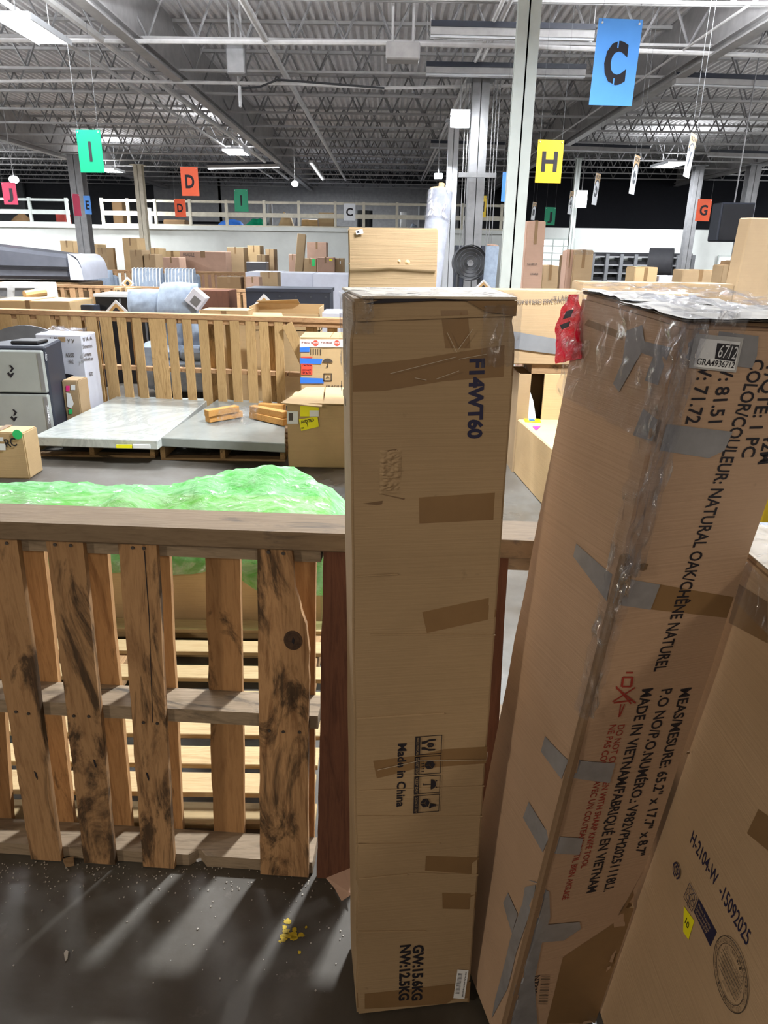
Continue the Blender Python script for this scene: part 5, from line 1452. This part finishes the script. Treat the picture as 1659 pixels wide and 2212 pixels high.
# icons: frames, caption bars and pictograms (up is to the right)
FI = Face(FR1.px(897, 1590), -FR1.v, FR1.u, FR1.n)   # a runs down, b runs right
IH, IW = .0375, .0505
up0 = FR1.px(897, 1590)
caps = ('HANDLE WITH CARE', 'DO NOT DROP', 'KEEP DRY', 'DO NOT STEP')
tot = (FR1.px(897, 1758)-up0).length
step = tot/4
for k in range(4):
    o = k*step
    s_ = step*.92
    b = MB()
    def rc(a0, b0, a1, b1): b.prism([FI.P(a0, b0, .0022), FI.P(a1, b0, .0022), FI.P(a1, b1, .0022), FI.P(a0, b1, .0022)], FI.n, .0004)
    rc(o, 0, o+.0010, IW); rc(o+s_-.001, 0, o+s_, IW); rc(o, IW-.001, o+s_, IW); rc(o, 0, o+s_, .0095)
    b.build('pictogram_frame', 'ink', r1)
    text(caps[k], FI.P(o+.002, .0022, .0027), FI.P(o+s_-.002, .0022, .0027), .0052, FI.n, 'kraft', r1, name='pictogram_caption', off=0.0, lift=.0006)
    cx, cy = o+s_/2, IW*.60
    b = MB()
    def pg(pts, sc=.001): b.prism([FI.P(cx+x_*sc, cy+y_*sc, .0022) for x_, y_ in pts], FI.n, .0004)
    if k == 0:
        pg([(-5, 2), (0, -1), (0, -8), (-5, -5)]); pg([(5, 2), (0.8, -.5), (.8, -8), (5, -5)]); pg([(-4.6, 2.8), (0, 5.5), (4.6, 2.8), (0, .2)])
        for s in (-1, 1): pg([(s*13, 8), (s*10, 8), (s*9, -5), (s*4, -12), (s*4, -18), (s*9, -18), (s*10, -10), (s*13, -4)])
    if k == 1:
        pg([(-9, 4), (0, 9), (9, 4), (0, -1)]); pg([(-9, 3), (-1, -2), (-1, -11), (-9, -6)]); pg([(9, 3), (1, -2), (1, -11), (9, -6)])
        for t in range(5): pg([(-12+t*6, -12), (-10+t*6, -18), (-9+t*6, -12)])
    if k == 2:
        b.prism([FI.P(cx+.012*cos(t*pi/10), cy+.002+.010*sin(t*pi/10), .0022) for t in range(11)], FI.n, .0004)
        pg([(-.6, 2), (.6, 2), (.6, -13), (-.6, -13)]); pg([(-4, -13), (.6, -13), (.6, -12), (-4, -12)])
        pg([(6, 12), (8, 15), (9, 12)]); pg([(-6, 12), (-8, 15), (-9, 12)])
    if k == 3:
        pg([(-12, -3), (-2, 1), (8, -3), (-2, -8)]); pg([(-12, -4), (-3, -9), (-3, -17), (-12, -12)]); pg([(8, -4), (-1, -9), (-1, -17), (8, -12)])
        pg([(0, 3), (4, 14), (8, 14), (8, 6), (13, 2), (11, 0), (5, 2)])
    b.build('pictogram', 'ink', r1)
lb = sticker(FR1, [(988, 2093), (1012, 2095), (1003, 2157), (979, 2155)], 'sticker_white', r1, 'barcode_label', .0012, .0006, label='white barcode label')
f_ = FR1
b = MB()
for k in range(17):
    t = .06+.88*k/17
    def L_(x0, y0, x1, y1, s): return (x0+(x1-x0)*s, y0+(y1-y0)*s)
    a_ = L_(990, 2098, 982, 2150, t); c_ = L_(999, 2099, 991, 2151, t)
    w_ = .0006+.0004*(k % 3)
    b.beam(f_.drop(f_.px(*a_), .0016), f_.drop(f_.px(*c_), .0016), w_, .0003, f_.n)
b.build('barcode', 'ink', lb)
text(text_ := 'GRA4898308', f_.px(1005, 2099), f_.px(997, 2153), .0032, f_.n, 'ink', lb, name='label_text', lift=.0016, face=f_, off=0)
# film wrap around the head of the carton
def wrap_fn(M, w, d, h, drop_l, drop_r, seed, amp=.004, g=.004):
    prof = []
    def fn(u, v):
        # u goes around left edge -> over the top -> right edge, v front to back
        L = drop_l+w+drop_r
        s = u*L
        if s < drop_l: x, z = -g, h-drop_l+s
        elif s < drop_l+w: x, z = s-drop_l, h+g
        else: x, z = w+g, h-(s-drop_l-w)
        y = -g+(d+2*g)*v
        q = Vector((u*18, v*7, seed))
        n = Vector((noise.noise(q), noise.noise(q+Vector((5, 0, 0))), noise.noise(q+Vector((0, 5, 0)))))*amp
        return M @ (Vector((x, y, z))+n)
    return fn
MB().grid(wrap_fn(M1, W1, D1, H1, .12, .09, 1), 70, 26).build('stretch_wrap', 'clear_film', r1, smooth=True, sharp=50)
def front_wrap(M, x0, x1, z0, z1, seed, amp=.005, g=.004):
    return lambda u, v: M @ (Vector((x0+(x1-x0)*u, -g, z0+(z1-z0)*v))+Vector((noise.noise(Vector((u*9, v*9, seed))), noise.noise(Vector((u*8, v*8, seed+4)))-.4, noise.noise(Vector((u*9, v*9, seed+8)))))*amp)
MB().grid(front_wrap(M1, W1-.055, W1+.004, H1-.10, H1-.01, 3), 22, 26).build('stretch_wrap', 'clear_film', r1, smooth=True, sharp=50)
MB().grid(front_wrap(M1, -.004, .035, H1-.05, H1+.002, 6), 16, 16).build('stretch_wrap', 'clear_film', r1, smooth=True, sharp=50)
# white paper top, lifted torn flap with a dark slit under it
def loc(M, x_, y_, z_): return M @ Vector((x_, y_, z_))
MB().hexa([loc(M1, *q) for q in ((.018, -.003, H1-.001), (W1-.004, -.004, H1-.003), (W1-.002, D1, H1+.001), (.0, D1, H1+.001), (.018, -.004, H1+.003), (W1-.004, -.004, H1+.0012), (W1-.002, D1, H1+.005), (0, D1, H1+.005))]).build('top_flap', 'paper_top', r1, bevel=.001)
MB().prism([loc(M1, *q) for q in ((.022, -.0028, H1-.008), (.13, -.0028, H1-.003), (.19, -.0028, H1-.004), (.13, -.0028, H1-.0005), (.05, -.0028, H1-.001))], R3 @ Vector((0, -1, 0)), .0008).build('torn_gap', 'ink', r1)
MB().prism([loc(M1, *q) for q in ((W1-.08, -.003, H1-.004), (W1-.004, -.003, H1-.004), (W1-.004, -.003, H1-.026), (W1-.03, -.003, H1-.022), (W1-.05, -.003, H1-.020))], R3 @ Vector((0, -1, 0)), .0012).build('torn_patch', 'kraft_dark', r1)
# holes in the left side
for (x_, y_, s_) in ((741, 832, .006), (745, 848, .004), (750, 737, .003), (750, 868, .004)):
    q = FL1.ab(x_, y_)
    MB().prism([FL1.P(q[0]+s_*cos(t*pi/3)*(.6+.4*(t % 2)), q[1]+1.6*s_*sin(t*pi/3), .0026) for t in range(6)], FL1.n, .0006).build('hole', 'ink', r1)

# ------------------------------------------------------------------ front carton B (leaning, taped)
W2_, D2_, H2 = .232, .252, 1.500
M2 = carton_frame(.257, 1.017, .288, .077, .065)
M2.translation.z = .016
R2 = M2.to_3x3()
r2 = empty('leaning_carton', M2 @ Vector((W2_/2, D2_/2, 0)), 'tall kraft carton with grey duct tape, leaning right, printed MADE IN VIETNAM', 'carton')
body2 = crumple_box(W2_, D2_, H2, M2, 8, .0020, .035, dents=[(W2_, 0, .36, .05, -.012, .008, 0), (0, 0, 1.48, .08, .015, .012, -.006), (0, 0, 1.15, .06, .006, .004, 0), (0, 0, .78, .06, .005, .004, 0), (0, 0, .45, .06, .006, .004, 0)], name='body', m='kraft_red', parent=r2, bev=.007)
FR2 = Face(M2 @ Vector((0, 0, 0)), R2 @ Vector((1, 0, 0)), R2 @ Vector((0, 0, 1)), R2 @ Vector((0, -1, 0)), W2_, H2)
FL2 = Face(M2 @ Vector((0, D2_, 0)), R2 @ Vector((0, -1, 0)), R2 @ Vector((0, 0, 1)), R2 @ Vector((-1, 0, 0)), D2_, H2)
FR2.surf(body2); FL2.surf(body2)
k2 = dict(lift=.0009)
FX = Face(FR2.o, FR2.u, FR2.v, FR2.n); FX.bvh = FR2.bvh        # without clamping, for lettering
text_px(FX, 'N.W: 71.72', (1525, 735), (1481, 916), .0215, 'ink', r2, off=.018, **k2)
text_px(FX, 'G.W: 81.51', (1571, 735), (1530, 914), .0215, 'ink', r2, off=.018, **k2)
text_px(FX, 'COLOR/COULEUR: NATURAL OAK/CHÊNE NATUREL', (1625, 776), (1411, 1450), .0215, 'ink', r2, off=.018, **k2)
text_px(FX, 'QTY/QTE: 1 PC', (1676, 722), (1600, 988), .0215, 'ink', r2, off=.018, **k2)
text_px(FX, 'MEAS/MESURE: 65.2" x 17.7" x 8.7"', (1471, 1488), (1370, 1851), .0205, 'ink', r2, off=.018, **k2)
text_px(FX, 'P.O NO/P.O.NUMÉRO.: V982VPH20251118LI.', (1429, 1489), (1303, 1926), .0205, 'ink', r2, off=.018, **k2)
text_px(FX, 'MADE IN VIETNAM/FABRIQUÉ EN VIETNAM', (1387, 1488), (1266, 1929), .0205, 'ink', r2, off=.018, **k2)
text_px(FX, 'DO NOT CUT OPEN WITH SHARP KNIFE TOOL', (1335, 1566), (1254, 1875), .0125, 'ink_red', r2, off=.01, **k2)
text_px(FX, 'NE PAS COUPER AVEC UN COUTEAU/OUTIL BIEN AIGUISÉ', (1317, 1566), (1213, 1944), .0125, 'ink_red', r2, off=.01, **k2)
text_px(FX, 'N733P2', (1154, 2109), (1145, 2157), .0125, 'ink', r2, off=.01, **k2)
q = FX.px(1659, 955); text(' 42M', FX.px(1652, 935), FX.px(1636, 1003), .0215, FR2.n, 'ink', r2, off=.018, lift=.0012)
b = MB()
for k in range(11):
    b.beam(FR2.px(1168-k*.6, 2106+k*6, .0028), FR2.px(1187-k*.6, 2106+k*6, .0028), .0012+.0008*(k % 2), .0003, FR2.n)
b.build('printed_barcode', 'ink_grey', r2)
b = MB()      # crossed out cutter pictogram
for p0, p1, w_ in (((1331, 1485), (1372, 1518), .003), ((1362, 1512), (1325, 1517), .003), ((1330, 1482), (1362, 1519), .0025), ((1371, 1484), (1322, 1515), .0025), ((1345, 1462), (1342, 1482), .004), ((1365, 1462), (1362, 1482), .004), ((1352, 1452), (1366, 1452), .003), ((1345, 1462), (1365, 1462), .003), ((1343, 1482), (1362, 1482), .003), ((1340, 1520), (1336, 1548), .002), ((1348, 1520), (1338, 1546), .002)):
    b.beam(FX.drop(FX.px(*p0), .001), FX.drop(FX.px(*p1), .001), w_, .0004, FR2.n)
b.build('printed_pictogram', 'ink_red', r2)
DT_R = [[(1518, 711), (1638, 726), (1634, 768), (1623, 795), (1491, 780), (1479, 762)], [(1440, 916), (1581, 932), (1563, 973), (1530, 989), (1425, 973)], [(1330, 1247), (1425, 1262), (1404, 1316), (1318, 1304)],
        [(1238, 1643), (1328, 1647), (1316, 1690), (1226, 1679)], [(1196, 1806), (1259, 1810), (1251, 1845), (1187, 1842)], [(1170, 1998), (1251, 1990), (1254, 2005), (1217, 2031), (1160, 2036)],
        [(1165, 1916), (1186, 1925), (1188, 1981), (1169, 2041), (1154, 2113), (1160, 2212), (1090, 2215), (1120, 2100)]]
DT_L = [[(1239, 1202), (1246, 1174), (1321, 1241), (1312, 1299)], [(1170, 1623), (1178, 1590), (1226, 1643), (1214, 1683)], [(1131, 1766), (1143, 1732), (1188, 1806), (1174, 1841)], [(1089, 1950), (1099, 1928), (1120, 1974), (1108, 2017)],
        [(1130, 1950), (1135, 1916), (1157, 1911), (1150, 1960), (1116, 2060), (1096, 2138), (1064, 2200), (1072, 2157), (1104, 2029)],
        [(1347, 780), (1355, 714), (1389, 702), (1395, 748), (1340, 847), (1327, 829)], [(1385, 735), (1440, 750), (1422, 832), (1395, 822), (1410, 771), (1385, 762)], [(1369, 940), (1392, 883), (1442, 916), (1425, 961)]]
for pts in DT_R: sticker(FR2, pts, 'duct_tape', r2, 'duct_tape', .0016, .0008)
for pts in DT_L: sticker(FL2, pts, 'duct_tape', r2, 'duct_tape', .0016, .0008)
for pts in ([(1424, 1262), (1585, 1290), (1570, 1335), (1404, 1316)], [(1180, 2212), (1216, 2068), (1330, 1990), (1390, 1880), (1420, 1905), (1330, 2080), (1290, 2212)]): sticker(FR2, pts, 'brown_tape', r2, 'tape_strip', .0004, .0006)
for pts in ([(1270, 690), (1350, 720), (1345, 735), (1262, 702)],): sticker(FL2, pts, 'brown_tape', r2, 'tape_strip', .0004, .0006)
# the rubbed, rounded arris shown as a raised edge strip
MB().hexa([M2 @ Vector(q) for q in ((-.0015, -.0015, .02), (.014, -.0022, .02), (.012, .006, .02), (-.0022, .012, .02), (-.0015, -.0015, 1.17), (.012, -.0022, 1.17), (.012, .006, 1.17), (-.0022, .010, 1.17))]).build('edge_strip', 'kraft_worn', r2, bevel=.003)
# numbered sticker (its square code left blank)
lb = sticker(FR2, [(1506, 721), (1604, 729), (1587, 804), (1487, 794)], 'sticker_grey', r2, 'clear_label', .0026, .0006)
sticker(FR2, [(1514, 731), (1596, 738), (1583, 799), (1496, 791)], 'sticker_white', lb, 'label_face', .0032, .0006)
sticker(FR2, [(1547, 740), (1593, 744), (1584, 780), (1541, 774)], 'ink', lb, 'black_field', .0037, .0005)
text_px(FR2, '6712', (1545, 770), (1583, 775), .0165, 'sticker_white', lb, lift=.0043, off=.0)
text_px(FR2, 'GRA4936712', (1502, 786), (1581, 794), .0078, 'ink', lb, lift=.0038, off=.01)
# film
MB().grid(wrap_fn(M2, W2_, D2_, H2, .16, .02, 4, .009, .006), 80, 40).build('stretch_wrap', 'clear_film', r2, smooth=True, sharp=60)
MB().grid(front_wrap(M2, -.006, .030, H2-.36, H2, 11, .008, .006), 26, 70).build('stretch_wrap', 'clear_film', r2, smooth=True, sharp=60)
def arr(u, v):
    a = pi/2*u
    n = noise.noise(Vector((u*5, v*30, 2)))*.008
    w = .034*(1-.5*v)
    if u < .5: x, y = -.007-n, w*(1-2*u)
    else: x, y = w*(2*u-1), -.007-n
    return M2 @ Vector((x, y, H2-.62*v))
MB().grid(arr, 16, 110).build('stretch_wrap', 'clear_film', r2, smooth=True, sharp=60)
# lifted lid flaps: grey white paper, torn, with dark slot
def flapz(u, v, x0, x1, y0, y1, z0, z1, seed):
    return M2 @ Vector((x0+(x1-x0)*u, y0+(y1-y0)*v, z0+(z1-z0)*u+.004*noise.noise(Vector((u*6, v*6, seed)))+.010*(1-v)*max(0, noise.noise(Vector((u*3.3, 1, seed))))))
for (x0, x1, y0, y1, z0, z1, sd) in ((-.01, W2_+.02, -.006, .13, H2+.006, H2+.012, 1), (.0, W2_+.02, .13, D2_, H2+.008, H2+.006, 2)):
    b = MB().grid(lambda u, v: flapz(u, v, x0, x1, y0, y1, z0, z1, sd), 24, 12)
    off = len(b.v)
    b.grid(lambda u, v: flapz(1-u, v, x0, x1, y0, y1, z0, z1, sd)-R2 @ Vector((0, 0, .003)), 24, 12)
    b.build('lid_flap', 'lid_grey', r2, smooth=True, sharp=50)
MB().hexa([M2 @ Vector(q) for q in ((.004, -.001, H2), (W2_, -.001, H2), (W2_, D2_, H2), (.004, D2_, H2), (.004, .006, H2+.003), (W2_, .006, H2+.008), (W2_, D2_, H2+.004), (.004, D2_, H2+.004))]).build('slot', 'kraft_edge', r2)
MB().grid(lambda u, v: M2 @ Vector((-.014+(W2_+.04)*u, -.010+(D2_+.01)*v, H2+.018+.006*u+.010*noise.noise(Vector((u*9, v*11, 5))))), 60, 50).build('stretch_wrap', 'clear_film', r2, smooth=True, sharp=60)
MB().grid(lambda u, v: M2 @ Vector((-.012+.10*u-.003*v, -.012+.004*noise.noise(Vector((u*9, v*5, 7))), H2+.018-.06*v)), 40, 20).build('stretch_wrap', 'clear_film', r2, smooth=True, sharp=60)
# red film tag hanging at the back left corner
rp = [FL2.px(1247, 650), FL2.px(1236, 665), FL2.px(1245, 700), FL2.px(1250, 752), FL2.px(1205, 779), FL2.px(1203, 715)]
c0 = FL2.P(.004, H2-.004)
pts = [(1250, 634), (1228, 655), (1200, 690), (1207, 698), (1200, 706), (1206, 780), (1248, 762), (1247, 700), (1256, 650)]
b = MB().grid(lambda u, v: hit(1200+ (50+6*v)*u+ (28*max(0, .45-v)/.45)*(1-u), 636+150*v-12*u*v, FL2.o+FL2.n*.006, FL2.n)+FL2.n*(.006*noise.noise(Vector((u*5, v*7, 2)))), 12, 26)
b.build('red_film', 'red_film', r2, smooth=True, sharp=80)
for q_ in ([(1224, 672), (1240, 668), (1232, 685), (1216, 690)], [(1210, 702), (1232, 694), (1228, 706), (1214, 712)]): MB().prism([hit(x_, y_, FL2.o+FL2.n*.014, FL2.n) for x_, y_ in q_], FL2.n, .0006).build('black_print', 'ink', r2)
for (x_, y_, s_) in ((1387, 1222, .006), (1495, 1620, .003)):
    q = FR2.ab(x_, y_)
    MB().prism([FR2.P(q[0]+1.5*s_*cos(t*pi/4)*(.6+.4*(t % 2)), q[1]+s_*sin(t*pi/4), .0042) for t in range(8)], FR2.n, .0008).build('hole', 'kraft_edge', r2)

# ------------------------------------------------------------------ front carton C (right, wide)
x0b, x0t, yf, yn, h3 = .487, .581, 1.18, -.35, 1.11
lean = Vector((x0t-x0b, 0, h3)).normalized()
hl = Vector((x0t-x0b, 0, h3)).length
n3 = Vector((-lean.z, 0, lean.x))
wd3 = Vector((lean.z, 0, -lean.x))*.32
P0 = Vector((x0b, yf, .002))
r3 = empty('wide_carton', P0+wd3/2+Vector((0, (yn-yf)/2, 0)), 'wide kraft carton at the lower right printed H-2104-W', 'carton')
# local x = depth away from face (wd3), local y = along -y, local z = lean
M3 = Matrix((wd3.normalized(), Vector((0, 1, 0)), lean)).transposed().to_4x4()
M3.translation = Vector((x0b, yn, 0.002+.32*lean.x))
body3 = crumple_box(.32, yf-yn, hl, M3, 12, .0022, .045, dents=[(0, 1.2, 1.12, .12, .012, -.01, 0), (0, .9, .9, .25, .006, 0, 0), (0, .6, .3, .3, .004, 0, 0)], name='body', m='kraft_box3', parent=r3, bev=.006)
FC = Face(M3 @ Vector((0, yf-yn, 0)), (0, -1, 0), lean, n3)
FC.surf(body3)
k3 = dict(lift=.0009)
text_px(FC, 'H-2104-W  -15092025', (1491, 1819), (1613, 2045), .026, 'ink_navy', r3, off=.01, **k3)
def FCab(x_, y_): return FC.ab(x_, y_)
c = FCab(1465, 1881); rr = abs(FCab(1464, 1861)[1]-FCab(1466, 1901)[1])/2*1.2
FCl = Face(FC.o+FC.n*.0026, FC.u, FC.v, FC.n)
ring(FCl, c, rr*.80, rr, 'ink_navy', r3, -pi*.30, pi*1.55)
b = MB()
for k in range(6):
    t = k*pi/3
    b.prism([FCl.P(c[0]+rr*.5*cos(t)+rr*.16*cos(t+s), c[1]+rr*.5*sin(t)+rr*.16*sin(t+s), .0008) for s in (0, pi/2, pi, 3*pi/2)], FC.n, .0004)
    t1 = t+pi/3
    a_, b_ = FCl.P(c[0]+rr*.5*cos(t), c[1]+rr*.5*sin(t), .001), FCl.P(c[0]+rr*.5*cos(t1), c[1]+rr*.5*sin(t1), .001)
    b.beam(a_, b_, rr*.12, .0004, FC.n)
b.build('flute_logo', 'ink_navy', r3)
def Z5(x_, y_): return (1300+x_/4.621, 1750+y_/4.621)
o4 = dict(lift=.0048, th=.0004)
dq = [Z5(892, 730), Z5(968, 880), Z5(915, 1015), Z5(833, 868)]
b = MB()
for i in range(4): b.beam(FC.px(*dq[i], .003), FC.px(*dq[(i+1) % 4], .003), .0008, .0004, FC.n)
cc = FC.px(*Z5(905, 875), .003)
for dx_, dy_ in ((-.006, .008), (.006, .008), (0, 0), (-.008, -.008), (.008, -.004), (0, -.016)):
    pts = [cc+FC.u*(dx_+.0055*cos(t*pi/3))+FC.v*(dy_+.0055*sin(t*pi/3)) for t in range(7)]
    for i in range(6): b.beam(pts[i], pts[i+1], .0007, .0004, FC.n)
b.build('honeycomb_logo', 'ink_navy', r3)
sticker(FC, [Z5(968, 880), Z5(1150, 1220), Z5(1085, 1362), Z5(918, 1015)], 'ink_navy', r3, 'printed_panel', .0008, .0004)
for tx, p0, p1 in (('Please Recycle', (965, 950), (1085, 1190)), ('Recicle Por favor', (948, 985), (1072, 1225)), ('Recyclez SVP', (935, 1018), (1050, 1245))):
    text_px(FC, tx, Z5(*p0), Z5(*p1), .0056, 'kraft_box3', r3, off=0.0, lift=.0013)
sy = sticker(FC, [Z5(820, 958), Z5(925, 1105), Z5(868, 1295), Z5(815, 1215)], 'sticker_yellow', r3, 'yellow_label', .0010, .0006, label='yellow label with the number 10')
text_px(FC, '10', Z5(833, 1120), Z5(862, 1190), .012, 'ink', sy, lift=.0016, off=.01)
c = FCab(*Z5(1303, 1635)); e_ = FCab(*Z5(1303+165, 1635+305)); rr = hypot(e_[0]-c[0], e_[1]-c[1])
ring(FCl, c, rr*.975, rr, 'ink_grey', r3); ring(FCl, c, rr*.79, rr*.805, 'ink_grey', r3)
def arc_text(s, c, r_, a0, a1, cap, m_, parent, flip=False):
    n = len(s)
    for i, ch in enumerate(s):
        if ch == ' ': continue
        t = a0+(a1-a0)*i/(n-1)
        d = Vector((-sin(t), cos(t))) if flip else Vector((sin(t), -cos(t)))
        ctr = Vector((c[0]+r_*cos(t), c[1]+r_*sin(t)))
        w = cap*.34
        p0, p1 = ctr-d*w, ctr+d*w
        text(ch, FCl.P(p0.x, p0.y), FCl.P(p1.x, p1.y), cap, FC.n, m_, parent, name='ring_letter', lift=.001, off=0)
arc_text('NAM PHUONG PAPER ENTERPRISE CO. LTD', c, rr*.84, radians(195), radians(-35), rr*.10, 'ink_grey', r3)
arc_text('MADE IN VIETNAM', c, rr*.93, radians(215), radians(310), rr*.10, 'ink_grey', r3, flip=True)
arc_text('BOX CERTIFICATE', c, rr*.62, radians(150), radians(30), rr*.10, 'ink_grey', r3)
for k, tx in enumerate(('DOUBLE WALL', 'THIS DOUBLE WALL BOX MEETS ALL', 'CONSTRUCTION REQUIREMENTS', 'EDGE CRUSH TEST    51', 'SIZE LIMIT  105', 'GROSS WT LT 120', 'BURSTING TEST')):
    y_ = .32-.15*k; hw = (.62**2-y_**2)**.5*.85 if abs(y_) < .6 else .2
    text(tx, FCl.P(c[0]-rr*hw, c[1]+rr*y_), FCl.P(c[0]+rr*hw, c[1]+rr*y_), rr*.075, FC.n, 'ink_grey', r3, lift=.001, off=0)
b = MB()
for k in range(5):
    y_ = .22-.15*k; hw = (.75**2-y_**2)**.5*.9
    b.beam(FCl.P(c[0]-rr*hw, c[1]+rr*y_, .001), FCl.P(c[0]+rr*hw, c[1]+rr*y_, .001), .0008, .0003, FC.n)
b.build('printed_rule', 'ink_grey', r3)
text_px(FC, 'xxxx . xxxx . xxxx', (1539, 1790), (1575, 1846), .006, 'ink_grey', r3, off=0, lift=.0048) if 0 else None
# tape and film at its head corner
for pts in ([(1598, 1262), (1659, 1300), (1659, 1390), (1575, 1345)],): sticker(FC, pts, 'brown_tape', r3, 'tape_strip', .0006, .0006)
sticker(FC, [(1640, 1748), (1700, 1790), (1700, 1870), (1615, 1800)], 'brown_tape', r3, 'tape_strip', .0006, .0006)
top3 = lambda a_, b_, z_=0.0: M3 @ Vector((a_, b_, hl+z_))
MB().hexa([top3(.0, .1, .003), top3(.31, .1, .003), top3(.31, yf-yn-.004, .003), top3(.0, yf-yn-.004, .003), top3(-.012, .1, .008), top3(.31, .1, .008), top3(.31, yf-yn, .008), top3(-.008, yf-yn, .010)]).build('lid_flap', 'paper_top', r3, bevel=.001)
MB().grid(lambda u, v: top3(-.012+.3*u, .5+(yf-yn-.5)*v, .016+.010*noise.noise(Vector((u*8, v*10, 3)))), 30, 40).build('stretch_wrap', 'clear_film', r3, smooth=True, sharp=70)
MB().grid(lambda u, v: M3 @ Vector((-.007-.006*noise.noise(Vector((u*9, v*4, 6))), .8+(yf-yn-.8)*u, hl-.005-.07*v)), 30, 10).build('stretch_wrap', 'clear_film', r3, smooth=True, sharp=70)

# ------------------------------------------------------------------ litter on the near floor
random.seed(9)
b = MB()
for i in range(420):
    px = random.uniform(-40, 760); py = 1862+abs(random.gauss(0, 1))*(40 if i % 4 else 150)
    if py > 2230: continue
    q = atz(px, py, .001); s_ = random.uniform(.0008, .0030)
    b.prism([q+Vector((s_*cos(t)*random.uniform(.6, 1), s_*sin(t), 0)) for t in (.3, 1.9, 3.4, 5.0)], (0, 0, 1), s_*.6)
b.build('wood_crumbs', 'paper', kind='stuff', label='pale wood crumbs scattered along the foot of the near fence', cat='debris')
def scrap(pts, m_, label, name='paper_scrap', cat='scrap', th=.002, z=.001):
    b = MB().prism([atz(x_, y_, z) for x_, y_ in pts], (0, 0, 1), th); b.build(name, m_, label=label, cat=cat)
scrap([(137, 1862), (160, 1857), (161, 1870), (142, 1874)], 'wood_h', 'small square wood chip at the foot of the left slats', 'wood_chip', 'chip', .012)
scrap([(138, 2060), (143, 2053), (148, 2056), (146, 2072), (141, 2078)], 'paper', 'small torn pale scrap on the dark floor at the left', 'paper_scrap')
scrap([(418, 1855), (430, 1852), (437, 1858), (428, 1862), (420, 1861)], 'sign_white', 'crumpled white paper bit under the third slat gap', 'paper_scrap', th=.008)
q0 = [atz(700, 1893, .002), atz(755, 1880, .002), atz(760, 1950, .002), atz(738, 1947, .002), atz(722, 1918, .002)]
q0[1].z = .05; q0[2].z = .03
MB().prism(q0, (0, -.3, 1), .003).build('cardboard_scrap', 'kraft_pink', label='torn pinkish cardboard scrap sticking out beside the tall carton', cat='scrap')
scrap([(462, 1868), (470, 1850), (478, 1846), (490, 1852), (497, 1860), (480, 1862)], 'kraft_dark', 'dark splinter of board near the wide slat', 'wood_chip', 'chip', .012)
# yellow paint marks on the floor
random.seed(5)
b = MB()
for (cx_, cy_, rx, ry) in ((621, 1990, 9, 7), (615, 2003, 6, 6), (628, 2020, 24, 9), (612, 2028, 9, 7), (650, 2020, 10, 5), (618, 2012, 10, 7), (636, 2008, 6, 5), (647, 2057, 4, 4), (661, 2003, 3, 4), (605, 2034, 4, 4), (634, 2027, 9, 6)):
    n = 12
    b.prism([atz(cx_+rx*cos(2*pi*t/n)*random.uniform(.55, 1.15), cy_+ry*sin(2*pi*t/n)*random.uniform(.55, 1.15), .0004) for t in range(n)], (0, 0, 1), .0006)
b.build('paint_mark', 'yellow_paint', kind='stuff', label='splash of yellow paint on the dark floor before the fence', cat='paint')
